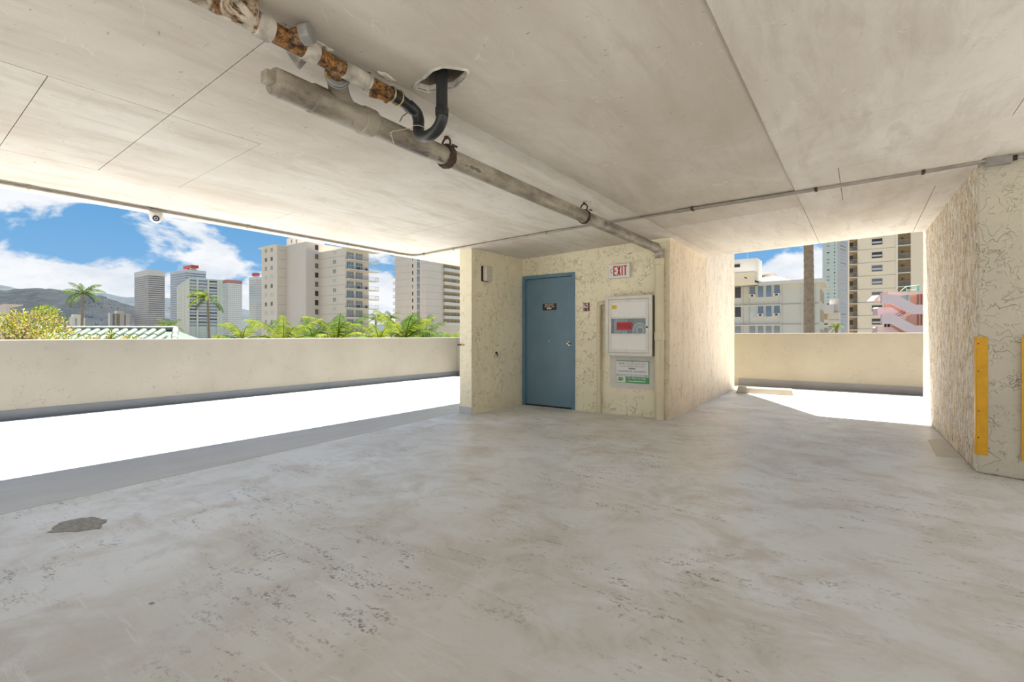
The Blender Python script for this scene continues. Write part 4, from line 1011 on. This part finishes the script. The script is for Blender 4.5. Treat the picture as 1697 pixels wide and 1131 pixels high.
MB().prism(planq, z9, zat(Pq, 450.5)).build('rooftop_room', WHITEP, tw)
window(lfq, lfq.s_at(1266.5), lfq.z_at(1266.5, 462), .75, 1.0, tw, GLD, WHITEP, fr=.05); window(lfq, lfq.s_at(1272.5), lfq.z_at(1272.5, 461.5), .5, 1.0, tw, GLM, WHITEP, fr=.05)
a, b = dp(1280, 456.5, 72), dp(1312, 464.5, 70)
MB().extrude([a, b, b - UP * .5, Vector((a.x, a.y, b.z - .5))], FW * 3).build('stair_roof', WHITEP, tw)
MB().extrude([a + UP * .1, b + UP * .1 + RT * .2, b - UP * .08 + RT * .2, a - UP * .08], FW * 3.2 ).build('stair_roof_edge', GRT, tw)
a, b = dp(1234, 459.5, 64.5), dp(1258, 467, 63.8)
MB().extrude([a, b, b - UP * .12, a - UP * .12], FW * .4).build('handrail', DARK, tw)
MB().tube([dp(1238.5, 428, 67), dp(1238.5, 418, 67)], .03, 6).build('antenna', GRT, tw)

# --- small white house beyond
P, la, ra, wla, wra, plan = block(1391, 80., 1360, 1393, 0)
tw = thing('white_annex', 'small white flat roofed building between the trunk building and green tower', 'building', (P.x, P.y, GZ))
zq = zat(P, 517); MB().prism(plan, GZ, zq).build('building_body', WHITEP, tw)
mb = MB(); la.box(mb, 0, la.s_at(1382), zq - .3, la.z_at(1375, 505.5), -2, 1.0); mb.build('roof_parapet', WHITEP, tw)
mb = MB(); la.box(mb, la.s_at(1374.5), la.s_at(1389.5), la.z_at(1380, 520), la.z_at(1380, 495.5), -2.5, -.2); mb.build('roof_tower', WHITEP, tw)
window(la, la.s_at(1368.5), la.z_at(1368, 525), .5, 1.0, tw, BRNREC, WHITEP, fr=.05); window(la, la.s_at(1368.5), la.z_at(1368, 537.5), .6, .25, tw, GLD, WHITEP, fr=.05); window(la, la.s_at(1368.5), la.z_at(1368, 548), .7, .9, tw, GLM, WHITEP, fr=.05)
for v in (517.5, 530.5, 542.5):
    mb = MB(); zz = la.z_at(1380, v); la.box(mb, la.s_at(1373), wla, zz - .05, zz + .05, 0, .05); mb.build('floor_joint', FLINE, tw)

# --- pale green slab tower
P, lb, rb, wlb, wrb, plan = block(1388, 380., 1363, 1409, -14)
zt = zat(P, 395)
tw = thing('green_tower', 'tall pale green tower with a dark slot and grey banded side', 'building', (P.x, P.y, GZ))
PG = M('tower_pale_green', (.52, .55, .50), .85, amt=.04, nscale=.05)
MB().prism(plan, GZ, zt).build('tower_block', PG, tw)
fhb = 5.75 * 380 / F
for k in range(34):
    z = zt - 2.5 - k * fhb
    if z < 0: break
    window(lb, lb.s_at(1372.5), z, 2.0, 1.0, tw, (GLM, GLW, GLW, GLM, GLD)[k * 3 % 5], WHITEP, fr=.1)
    window(lb, lb.s_at(1383), z, .9, 1.1, tw, (GLD, GLM, GLM)[k % 3], PG, fr=.1)
mb = MB(); rb.box(mb, .0, rb.s_at(1391), GZ, zt, .02, .15); mb.build('dark_slot', GRT, tw)
mb = MB(); rb.box(mb, rb.s_at(1391.3), wrb, GZ, zt, -.02, .015); mb.build('glazed_side', GRT, tw)
for k in range(34):
    z = zt - 3 - k * fhb
    if z < 0: break
    window(rb, (rb.s_at(1392.5) + rb.s_at(1402)) / 2, z + .8, round(rb.s_at(1402) - rb.s_at(1392.5), 1), 1.3, tw, random.choice((GLB, GLM, GLD, GLB)), PALEB, fr=.2, mull=2)

# --- peach tower at right
D12 = 101.
fc = Face(dp(1454, HV, D12), L0)
U = lambda u: fc.s_at(u); Zv = lambda v, u=1453.5: fc.z_at(u, v)
tw = thing('peach_tower', 'peach tan apartment tower with square windows and recessed balconies behind the pink stairs', 'building', (*fc.pt(U(1460), 0)[:2], GZ))
ztop = Zv(350)
mb = MB(); fc.box(mb, U(1421), U(1488), GZ, ztop, -12, 0); mb.build('wall_bay', TANR, tw)
mb = MB(); fc.box(mb, U(1509.5), U(1560), GZ, ztop, -12, 0); mb.build('wall_bay', TANR, tw)
mb = MB(); fc.box(mb, U(1488), U(1509.5), GZ, ztop, -12, -1.6); mb.build('recess_wall', BRNREC, tw)
mb = MB(); fc.box(mb, U(1405), U(1421), GZ, ztop, -12, -1.6); mb.build('recess_wall', TANR, tw)
mb = MB(); fc.box(mb, U(1484.5), U(1488), GZ, ztop, 0, .12); mb.build('pilaster', M('pilaster_light_peach', (.76, .66, .53), .85), tw)
fh12 = 22.1 * D12 / F
for k in range(-1, 9):
    v = 400.8 + 22.1 * k
    window(fc, U(1453.5), Zv(v), 1.75, 1.25, tw, GLD if k in (0, 1, 5, 6) else BWIN, TAN, name='window', fr=.1, label=None)
    mb = MB(); fc.box(mb, U(1452.5) - .7, U(1452.5) + .9, Zv(v) - .3, Zv(v) + .05, -.02, .025); mb.build('window_blind', GRTL, tw)
    zs = Zv(406.5 + 22.8 * k, 1499)
    mb = MB(); fc.box(mb, U(1488), U(1509.5), zs - .1, zs + .1, -1.6, .05); bal = mb.build('balcony', SLABC, tw)
    mb = MB(); n_b = 14
    fc.box(mb, U(1488), U(1509.5), zs + 1.08, zs + 1.14, -.05, 0)
    for j in range(n_b + 1): a = U(1488) + (U(1509.5) - U(1488) - .03) * j / n_b; fc.box(mb, a, a + .03, zs + .1, zs + 1.08, -.05, -.01)
    mb.build('railing', RAILM, bal)
    mb = MB(); fc.box(mb, U(1494.5), U(1501), zs + .1, zs + 2.1, -1.6, -1.52); mb.build('balcony_door', M('flat_door_brown', (.36, .26, .16), .7), tw)
    mb = MB(); fc.box(mb, U(1495.2), U(1497.5), zs + 1.55, zs + 1.8, -1.52, -1.3); mb.build('wall_light', DARK, tw)
    zs = Zv(417 + 21.7 * k, 1414)
    mb = MB(); fc.box(mb, U(1407.5), U(1421), zs - .1, zs + .1, -1.6, .3); bal = mb.build('balcony', SLABC, tw)
    mb = MB(); fc.box(mb, U(1407.8), U(1421), zs + 1.0, zs + 1.06, .22, .27)
    for j in range(11): a = U(1407.8) + (U(1421) - U(1407.8) - .03) * j / 10; fc.box(mb, a, a + .03, zs + .1, zs + 1.0, .22, .26)
    mb.build('railing', RAILM, bal)
    window(Face(fc.pt(0, 0, -1.6), L0), U(1410.3), zs + 1.6, .65, 1.1, tw, GLD, BRNREC, fr=.05)
    mb = MB(); fc.box(mb, U(1413.5), U(1421), zs + .1, zs + 2.5, -1.6, -1.5); mb.build('balcony_door', BRNREC, tw)
mb = MB(); fc.box(mb, U(1405), U(1407.6), GZ, ztop, -12, .3); mb.build('edge_fin', TANR, tw)
joints(fc, U(1421), U(1484.5), [Zv(412.5 + 22.1 * k) for k in range(-1, 8)], tw)

# --- pink outside stair
PINK = M('stair_pink_paint', (.72, .56, .58), .8, amt=.05, nscale=.4); SALM = M('stair_salmon_wall', (.60, .32, .26), .85, amt=.08, nscale=.5)
SALML = M('stair_salmon_light', (.74, .55, .46), .8, amt=.05); TEAL = M('railing_teal', (.25, .55, .50), .5, amt=.08)
DS = 66.
def zp_(x, y, d=DS): return dp(1400 + x / 6.286, 380 + y / 6.286, d)
tw = thing('pink_stairs', 'pink concrete outside staircase with zigzag solid parapets at far right', 'staircase', zp_(600, 1400) * 1)
bd = FW * .25
def band(pts, name, mat, d=DS, thick=.25): MB().extrude([zp_(x, y, d) for x, y in pts], FW * thick).build(name, mat, tw)
band([(385, 682), (540, 685), (735, 787), (880, 787), (880, 885), (700, 885), (490, 776), (385, 776)], 'stair_parapet', PINK)
band([(385, 891), (520, 891), (735, 1006), (880, 1006), (880, 1100), (700, 1100), (490, 987), (385, 987)], 'stair_parapet', PINK)
band([(385, 1110), (520, 1110), (735, 1225), (880, 1225), (880, 1320), (700, 1320), (490, 1205), (385, 1205)], 'stair_parapet', PINK)
for y0 in (815, 1020):
    MB().tube([zp_(372, y0 + 46, DS + 1.6)] * 1 + [zp_(372, y0 + 46, DS + 1.6) + RT * .001], .01, 3)
    pr_ = [(340 + 22 * (1 - math.cos(a)), 0) for a in (0,)]
    band([(352, y0 - 2), (480, y0 - 4), (640, y0 + 96), (640, y0 + 130), (480, y0 + 92), (352, y0 + 92), (340, y0 + 80), (340, y0 + 10)], 'landing_parapet', PINK, DS + 1.5, .9)
band([(480, 785), (660, 880), (700, 890), (560, 905), (480, 900)], 'stair_soffit', SALM, DS + 1.6, .9)
band([(480, 1005), (660, 1090), (700, 1100), (560, 1110), (480, 1110)], 'stair_soffit', SALM, DS + 1.6, .9)
band([(640, 668), (880, 660), (880, 1320), (640, 1320)], 'back_wall', SALM, DS + 2.6, .3)
band([(478, 780), (640, 780), (640, 1320), (478, 1320)], 'back_wall', SALM, DS + 2.7, .3)
band([(455, 655), (880, 640), (880, 668), (600, 690), (455, 690)], 'top_landing', SALML, DS + .9, 1.5)
band([(300, 745), (350, 690), (390, 688), (390, 745)], 'canopy', SALML, DS + .6, 1.2)
band([(540, 690), (640, 690), (665, 670), (665, 745), (640, 740)], 'shade_panel', M('grey_shade_panel', (.34, .36, .38), .8), DS + 1.2, .1)
for x, y, dx in ((520, 905, 0),):
    for k in range(6): band([(570 + k * 22, 922 - k * 10), (592 + k * 22, 912 - k * 10), (592 + k * 22, 932 - k * 10), (570 + k * 22, 942 - k * 10)], 'step', SALML, DS + 1.0, .9)
for y in (0, 24): MB().tube([zp_(525, 905 - 12 + y, DS + .5), zp_(645, 840 - 12 + y, DS + .5)], .03, 6).build('handrail', DARK, tw)
for x in (430, 462): band([(x - 8, 776), (x + 8, 776), (x + 8, 815), (x - 8, 815)], 'post', SALM, DS + 1.0, .2)
for x in (430, 462): band([(x - 8, 987), (x + 8, 987), (x + 8, 1020), (x - 8, 1020)], 'post', DARK, DS + 1.0, .2)
MB().tube([zp_(580, 648, DS + 1), zp_(640, 598, DS + 1), zp_(775, 585, DS + 1)], .045, 6).build('teal_rail', TEAL, tw)
MB().tube([zp_(645, 636, DS + 1), zp_(775, 628, DS + 1)], .04, 6).build('teal_rail', TEAL, tw)
for x, y0, y1 in ((642, 598, 655), (665, 670, 750), (672, 670, 750)): MB().tube([zp_(x, y0, DS + 1), zp_(x, y1, DS + 1)], .04, 6).build('teal_post', TEAL, tw)
band([(750, 585), (775, 583), (775, 650), (750, 650)], 'teal_panel', TEAL, DS + 1, .06)
MB().tube([zp_(765, 670, DS + 2.5), zp_(765, 1000, DS + 2.5)], .06, 8).build('drain_pipe', M('stair_pipe_brown', (.30, .12, .10), .6), tw)
MB().tube([zp_(800, 670, DS + 2.5), zp_(800, 1000, DS + 2.5)], .06, 8).build('drain_pipe', MATS['stair_pipe_brown'], tw)

# ------------------------------------------------------------------ vegetation
def leafmat(name, c1, c2, scale=1.5, trans=.25):
    m, t, b = newmat(name)
    inf = nn(t, 'ShaderNodeObjectInfo')
    f = ramp(t, tnoise(t, coords(t), scale, 3), [(.3, (0,) * 3), (.7, (1,) * 3)])
    t.links.new(mixc(t, f, c1, c2), b.inputs['Base Color']); b.inputs['Roughness'].default_value = .65
    b.inputs['Specular IOR Level'].default_value = .08
    tl_ = nn(t, 'ShaderNodeBsdfTranslucent'); mx = nn(t, 'ShaderNodeMixShader'); mx.inputs[0].default_value = .35
    t.links.new(mixc(t, f, tuple(x * 1.5 for x in c1), tuple(x * 1.5 for x in c2)), tl_.inputs[0])
    t.links.new(b.outputs[0], mx.inputs[1]); t.links.new(tl_.outputs[0], mx.inputs[2])
    t.links.new(mx.outputs[0], t.nodes['Material Output'].inputs[0])
    return m
PALM1 = leafmat('palm_frond_green', (.022, .058, .006), (.09, .14, .014), 1.2)
PALM2 = leafmat('palm_frond_yellow', (.075, .11, .008), (.20, .22, .028), 1.2)
PALM3 = leafmat('palm_frond_dark', (.05, .07, .025), (.12, .15, .05), .6)
BARK = M('palm_bark', (.26, .19, .13), .9, amt=.35, nscale=5, bs=.6, bd=.02, bscale=9)
def frond_mesh(name, L, up, droop, nl, ll, mats, seed):
    rnd = random.Random(seed); mb = MB(); pts = []; ang = up; p = Vector((0, 0, 0)); n = 12
    for i in range(n + 1):
        pts.append(p.copy()); ang -= droop / n * (1 + .6 * i / n); p = p + Vector((math.cos(ang), 0, math.sin(ang))) * (L / n)
    mb.tube(pts, [L * .011 * (1 - .85 * i / n) + .003 for i in range(n + 1)], 5)
    for side in (-1, 1):
        for k in range(nl):
            t_ = .12 + .86 * k / nl; i = min(int(t_ * n), n - 1); q = pts[i].lerp(pts[i + 1], t_ * n - i)
            d = (pts[i + 1] - pts[i]).normalized(); l = ll * (math.sin(math.pi * min(1, t_ * .86 + .12)) ** .6) * rnd.uniform(.85, 1.1)
            tip = (d * rnd.uniform(.45, .7) + Vector((0, side, 0)) * rnd.uniform(.75, 1) + Vector((0, 0, rnd.uniform(-.75, -.25)))).normalized()
            w = d * (L * .0095)
            mid = q + tip * l * .5 + Vector((0, 0, .02 * l))
            end = q + tip * l + Vector((0, 0, -.18 * l))
            mb.add([q - w, q + w, mid + w * .9, end, mid - w * .9], [(0, 1, 2, 4), (4, 2, 3)] if side > 0 else [(4, 2, 1, 0), (3, 2, 4)])
    return mb.mesh(name, mats)
FR = {}
for nm, mt in (('g', PALM1), ('y', PALM2), ('d', PALM3)):
    FR[nm] = [frond_mesh('frond_' + nm + str(i), 3.4, u, dr, 38, .85, mt, i * 7 + ord(nm)) for i, (u, dr) in enumerate(((1.25, 1.1), (.8, 1.3), (.35, 1.2), (-.1, 1.0), (1.0, .5)))]
def palm(pos, top, trunk_r, fronds, label, tone='g', scale=1.0, group='palms beyond the parapet', lean=(0, 0), rings=40, seed=1, wind=None, nseg=14, tones=None):
    """pos: base on the ground; top: crown point; fronds: list of (azimuth deg, variant, size)"""
    base, top = Vector(pos), Vector(top)
    t = thing('palm_tree', label, 'palm tree', base, group)
    path = []; rr = []
    for i in range(rings + 1):
        f = i / rings; p = base.lerp(top, f) + Vector((lean[0], lean[1], 0)) * math.sin(math.pi * f)
        path.append(p); rr.append(trunk_r * (1.15 - .3 * f) * (1 + .05 * (i % 2)))
    MB().tube(path, rr, 12).build('trunk', BARK, t, smooth=True)
    rnd = random.Random(seed)
    for i, (az, var, sz) in enumerate(fronds):
        tn = (tones or tone)[i % len(tones or tone)]
        o = piece('frond', FR[tn][var], t, top)
        o.rotation_euler = (rnd.uniform(-.15, .15), rnd.uniform(-.1, .1), math.radians(az)); o.scale = (scale * sz,) * 3
    return t
def ringf(n, seed, sz=1.0, vs=(0, 1, 2, 3, 4)):
    r = random.Random(seed); return [(360 * i / n + r.uniform(-14, 14), vs[i % len(vs)], sz * r.uniform(.85, 1.1)) for i in range(n)]
# screen-right azimuth is 36 degrees in plan, screen-left 216
def gnd(p): return (p.x, p.y, GZ)
c = dp(137.5, 487, 70); palm(gnd(dp(131.5, 556, 70)), c, .17, [(36, 2, .9), (20, 1, .8), (60, 1, .9), (216, 2, .95), (205, 3, 1.0), (230, 1, .8), (110, 0, .9), (300, 0, .8), (126, 4, .7), (340, 4, .7), (270, 1, .8), (160, 1, .8), (36, 3, .7)], 'tall palm with windblown crown standing against the hillside at left', tones='gdg', seed=3)
c = dp(344, 493, 66); palm(gnd(dp(351, 556, 66)), c, .16, [(36, 3, .95), (28, 3, .8), (216, 2, .95), (222, 1, .9), (200, 3, .8), (240, 1, .8), (190, 1, .7), (110, 1, .7), (300, 1, .8), (250, 0, .7), (180, 0, .7), (330, 2, .6)], 'windblown palm in front of the pale green apartment block', tones='gdy', seed=5)
c = dp(281, 542, 80); palm(gnd(dp(282, 560, 80)), c, .2, ringf(11, 8, .8, (1, 0, 2, 1, 0)), 'low palm crown just above the tiled roof ridge', tones='gd', seed=8)
for u, v, d, lab, sd in ((622.5, 530, 120, 'small dark palm far away between the two tan towers, nearer the wide one', 11), (647.5, 527, 115, 'small dark palm far away left of the gallery tower', 12)):
    c = dp(u, v, d); palm(gnd(dp(u + 2, 556, d)), c, .22, ringf(12, sd, .95, (1, 2, 0, 1)), lab, tones='d', seed=sd)
# crowns rising just behind the left parapet
for i, (u, v, d, lab, tn, n, sc) in enumerate(((402, 566, 24, 'yellow green palm crown behind the parapet below the slim grey tower', 'yg', 10, .75),
        (470, 574, 22, 'palm crown with long arching fronds before the wide tan tower\'s left block', 'ygy', 12, 1.0),
        (520, 568, 25, 'dense fan of palm fronds before the middle of the wide tan tower', 'gy', 12, .85),
        (560, 566, 24, 'bright palm crown before the balconies of the wide tan tower', 'yyg', 12, .95),
        (628, 568, 22, 'palm crown behind the parapet in the gap between the tan towers', 'yg', 10, .85),
        (672, 562, 24, 'large bright palm crown in front of the gallery tower', 'ygy', 14, 1.0),
        (705, 562, 34, 'darker palm crown right of the large bright one', 'dg', 12, 1.0),
        (752, 566, 22, 'small bright palm tuft close to the stair wall', 'y', 8, .4))):
    c = dp(u, v, d); palm(gnd(c), c, .16, ringf(max(7, n - 3), 40 + i, 1.0, (0, 1, 4, 2, 0, 1)), lab, tones=tn, scale=sc * .68, seed=20 + i)
# thick trunk at right
b_ = dp(1335.5, 556, 32); tp = dp(1338.5, 330, 32)
palm((b_.x, b_.y, GZ), tp, .31, ringf(14, 70), 'thick bare palm trunk rising in front of the white building', rings=90, seed=71, lean=(.12, .1), group=None or 'palms beyond the parapet')
c = dp(1386, 543, 62); palm(gnd(c), c, .2, ringf(12, 81, .32), 'small sunlit palm tuft between white annex and peach tower', tones='gy', seed=81)

def shrub(u, v, d, rad, n, label, lsz, mats, seed, sc=(1, 1, 1), stems=6):
    rnd = random.Random(seed); c = dp(u, v, d)
    t = thing('leafy_shrub', label, 'shrub', (c.x, c.y, GZ), 'shrubs behind the left parapet')
    mb = MB()
    for i in range(n):
        while True:
            q = Vector((rnd.uniform(-1, 1), rnd.uniform(-1, 1), rnd.uniform(-1, 1)))
            if .25 < q.length < 1: break
        k = 1 + .35 * noise.noise(q * 2.3 + Vector((seed, 0, 0)))
        p = c + Vector((q.x * sc[0], q.y * sc[1], q.z * sc[2])) * rad * k
        d_ = (q.normalized() * .7 + Vector((rnd.uniform(-1, 1), rnd.uniform(-1, 1), rnd.uniform(-.2, 1.1)))).normalized(); w = d_.cross(Vector((rnd.uniform(-1, 1), rnd.uniform(-1, 1), rnd.uniform(-1, 1)))).normalized()
        l = lsz * rnd.uniform(.7, 1.4); mb.cur = rnd.choices(range(len(mats)), [5, 4, 2, 2][:len(mats)])[0]
        mb.add([p, p + d_ * l * .45 + w * l * .2, p + d_ * l, p + d_ * l * .45 - w * l * .2], [(0, 1, 2, 3)])
    mb.build('foliage', mats, t, kind='stuff')
    ms = MB()
    for i in range(stems):
        q = c + Vector((rnd.uniform(-.6, .6) * sc[0], rnd.uniform(-.6, .6) * sc[1], rnd.uniform(0, .6) * sc[2])) * rad
        ms.tube([c - UP * rad * sc[2] * .9, c.lerp(q, .5), q], [.03, .02, .008], 5)
    ms.tube([(c.x, c.y, GZ), c - UP * rad * sc[2] * .8], .07, 8)
    ms.build('stem', BARK, t)
    return t
LY = leafmat('leaf_yellow_green', (.22, .20, .015), (.36, .31, .04), 4); LG = leafmat('leaf_green', (.09, .15, .02), (.20, .27, .05), 4)
LR = leafmat('leaf_reddish', (.30, .15, .07), (.42, .25, .12), 4); LP_ = leafmat('leaf_pale', (.30, .27, .18), (.38, .34, .22), 4)
shrub(42, 567, 8.6, .66, 6000, 'large yellow green shrub with reddish tips behind the parapet at left', .055, [LY, LG, LR, LP_], 31, (1.35, 1.0, .85), 14)
shrub(150, 571, 8.8, .17, 300, 'low yellow green sprig left of the tiled roof', .05, [LY, LG, LR, LP_], 32, (1.5, 1, 1), 4)
shrub(213, 569, 9.6, .17, 320, 'low yellow green sprig before the middle of the tiled roof', .05, [LY, LG, LR], 33, (1.6, 1, .9), 4)
shrub(183, 560, 10.5, .12, 120, 'thin green sprig poking above the tiled roof ridge', .05, [LG, LY], 34, (.6, .6, 1.3), 4)
shrub(362, 562, 14, .14, 160, 'small bright sprig at the right end of the tiled roof', .06, [LY, LG], 35, (1.5, 1, .8), 4)
shrub(440, 566, 26, .5, 900, 'low green bush between palm crowns before the wide tan tower', .12, [LG, LY], 36, (2.2, 1, .6), 6)
shrub(75, 520, 26, .55, 700, 'darker green treetop behind the large yellow green shrub', .12, [LG, LY], 37, (1.6, 1, .8), 6)

# ------------------------------------------------------------------ tiled roof
DR = 15.5
A_, B_ = dp(96, 547.5, DR), dp(291, 545.5, DR)
ed = (B_ - A_); ed.z = 0; Lr = ed.length; ed.normalize(); inn = Vector((ed.y, -ed.x, 0))
if inn.dot(FW) > 0: inn = -inn
pitch = math.radians(26)
dn = (inn * math.cos(pitch) - UP * math.sin(pitch))
TILE = M('roof_tile_pale_green', (.10, .135, .10), .6, amt=.1, nscale=3); TCAP = M('roof_cap_cream', (.22, .22, .19), .6, amt=.06)
t = thing('tiled_roof', 'pale green barrel tiled hip roof just below the parapet line at left', 'roof', (A_ + B_) / 2 - UP * 10)
rz = A_.z
ra, rb_ = A_.copy(), B_.copy(); rb_.z = rz
SLn = 2.6
e1_, e2_ = ra + dn * SLn - ed * 1.6, rb_ + dn * SLn + ed * 1.55
MB().add([ra, rb_, e2_, e1_, ra - UP * .15, rb_ - UP * .15, e2_ - UP * .15, e1_ - UP * .15], [(0, 1, 2, 3), (7, 6, 5, 4), (0, 4, 5, 1), (1, 5, 6, 2), (2, 6, 7, 3), (3, 7, 4, 0)]).build('roof_deck', TILE, t)
dn2 = (-inn * math.cos(pitch) - UP * math.sin(pitch))
b1, b2 = ra + dn2 * SLn - ed * 1.6, rb_ + dn2 * SLn + ed * 1.55
MB().add([ra, b1, b2, rb_, ra - UP * .15, b1 - UP * .15, b2 - UP * .15, rb_ - UP * .15], [(0, 1, 2, 3), (7, 6, 5, 4), (0, 4, 5, 1), (1, 5, 6, 2), (2, 6, 7, 3), (3, 7, 4, 0)]).build('roof_deck', TILE, t)
MB().add([rb_, e2_, b2, rb_ - UP * .15, e2_ - UP * .15, b2 - UP * .15], [(0, 2, 1), (3, 4, 5), (0, 1, 4, 3), (1, 2, 5, 4), (2, 0, 3, 5)]).build('roof_deck', TILE, t)
MB().prism([(p.x, p.y) for p in (e1_, e2_, b2, b1)], GZ, e1_.z - .1).build('house_wall', WHITEB, t)
# one barrel tile, shared by all
nrm = ed.cross(dn); nrm = nrm if nrm.z > 0 else -nrm
tw_, tl = .30, .42
mb = MB(); k = 8; vs = []
for s_ in (0, 1):
    for i in range(k + 1):
        a = math.pi * i / k; r = (.112 - .012 * s_) if s_ == 0 else .112
        vs.append(ed * (-math.cos(a) * r) + nrm * (math.sin(a) * r * .75 + .02 * s_) + dn * (tl * s_))
    for i in range(k + 1):
        a = math.pi * i / k; r = .094
        vs.append(ed * (-math.cos(a) * r) + nrm * (math.sin(a) * r * .75 + .02 * s_ - .004) + dn * (tl * s_))
m2 = k + 1; fs = []
for i in range(k): fs += [(i, i + 1, 2 * m2 + i + 1, 2 * m2 + i), (m2 + i, 3 * m2 + i, 3 * m2 + i + 1, m2 + i + 1), (2 * m2 + i, 2 * m2 + i + 1, 3 * m2 + i + 1, 3 * m2 + i)]
mb.add(vs, fs)
tile_me = mb.mesh('tile_mesh', [TILE], smooth=True)
for row in range(6):
    w0 = -1.6 * (row * tl + .1) / SLn; w1 = Lr + 1.55 * (row * tl) / SLn
    j = math.ceil((w0 + .15) / tw_)
    while j * tw_ + .15 < w1 - .1:
        p = ra + ed * (j * tw_ + .15 + (.0 if row % 2 else .0)) + dn * (row * tl + .06) + nrm * .01
        piece('tile', tile_me, t, p); j += 1
nr = int(Lr / .45)
for i in range(nr):
    a, b = ra + ed * (Lr * i / nr) + UP * .06, ra + ed * (Lr * (i + 1) / nr + .02) + UP * .06
    MB().tube([a, b], [.075, .085], 10).build('ridge_cap', TCAP, t, smooth=True)
for i in range(7):
    a, b = (rb_ + UP * .06).lerp(e2_ + UP * .08, i / 7), (rb_ + UP * .06).lerp(e2_ + UP * .08, (i + 1) / 7 + .02)
    MB().tube([a, b], [.075, .09], 10).build('hip_cap', TCAP, t, smooth=True)

# ------------------------------------------------------------------ hills and their houses
def hill(name, label, d0, d1, prof, mat, amp, seed, nu=120, nv=26):
    us = [prof[0][0] + (prof[-1][0] - prof[0][0]) * i / nu for i in range(nu + 1)]
    def pv(u):
        for (a, va), (b, vb) in zip(prof, prof[1:]):
            if a <= u <= b: return va + (vb - va) * (u - a) / (b - a)
        return prof[-1][1]
    vs = []
    for u in us:
        crest = zat(dp(u, HV, d1), pv(u))
        for j in range(nv + 1):
            f = j / nv; d = d0 + (d1 - d0) * f; p = dp(u, HV, d)
            hgt = GZ + (crest - GZ) * (f ** .8)
            hgt += noise.fractal(Vector((p.x, p.y, seed * 100)) * .004, 1.0, 2.1, 5) * amp * math.sin(math.pi * min(1, f * .97 + .03)) * .8
            if f > .97: hgt += noise.noise(Vector((u * .5, seed, 0))) * amp * .12
            vs.append((p.x, p.y, hgt))
        p = dp(u, HV, d1 * 1.25); vs.append((p.x, p.y, GZ))
    n = nv + 2
    return tag(MB().add(vs, [(i * n + j, (i + 1) * n + j, (i + 1) * n + j + 1, i * n + j + 1) for i in range(nu) for j in range(n - 1)]).build(name, mat, smooth=True), label, 'hill')
def hillmat(name, c1, c2, sc):  # hill colours carry a bluish tint standing in for distance haze
    m, t, b = newmat(name)
    f = ramp(t, tnoise(t, coords(t), sc, 8, .68), [(.36, (0,) * 3), (.64, (1,) * 3)])
    t.links.new(mixc(t, f, c1, c2), b.inputs['Base Color']); b.inputs['Roughness'].default_value = .95; b.inputs['Specular IOR Level'].default_value = .1
    bump(t, b, tnoise(t, coords(t), sc * 6, 5, .7), .8, 12)
    return m
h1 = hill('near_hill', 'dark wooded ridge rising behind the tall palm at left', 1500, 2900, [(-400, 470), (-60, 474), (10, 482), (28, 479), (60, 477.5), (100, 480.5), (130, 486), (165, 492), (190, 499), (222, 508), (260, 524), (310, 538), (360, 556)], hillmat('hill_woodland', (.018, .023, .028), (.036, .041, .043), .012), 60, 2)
h2 = hill('far_hill', 'pale distant ridge seen between the towers', 3600, 5200, [(-400, 468), (-20, 470), (8, 473.5), (30, 479), (120, 484), (175, 486), (205, 493), (225, 492.5), (285, 494.5), (300, 500), (400, 512), (440, 520), (520, 530), (640, 540), (700, 544), (800, 556)], hillmat('hill_far_slope_hazed', (.045, .057, .068), (.065, .075, .082), .006), 70, 5)
bpy.context.view_layer.update()
dg = bpy.context.evaluated_depsgraph_get()
rnd = random.Random(99); mb = MB(); cnt = 0
for k in range(2200):
    u = rnd.uniform(135, 330) if rnd.random() < .8 else rnd.uniform(585, 700); v = rnd.uniform(488, 552)
    if u < 330 and v < 486 + max(0, (u - 130)) * .12: continue
    d_ = (FW + RT * ((u - CX) / F) + UP * ((HV - v) / F)).normalized()
    for hobj in (h1, h2):
        ok, loc, nm_, ix = hobj.ray_cast(hobj.matrix_world.inverted() @ (EYE + d_ * 1000), d_)
        if ok: break
    if ok:
        p = hobj.matrix_world @ loc; w = rnd.uniform(1.8, 4.5); hgt = rnd.uniform(2.5, 5)
        mb.cur = rnd.choice((0, 0, 1)); mb.box(p.x - w, p.x + w, p.y - w * .6, p.y + w * .6, p.z - 4, p.z + hgt); cnt += 1
    if cnt > 260: break
o = mb.build('hillside_houses', [M('hill_house_white', (.55, .55, .55), .9, amt=.2, nscale=.02), M('hill_house_roof', (.30, .29, .29), .9, amt=.2, nscale=.02)], kind='stuff')
tag(o, 'tiny pale houses scattered over the hillside', 'houses')
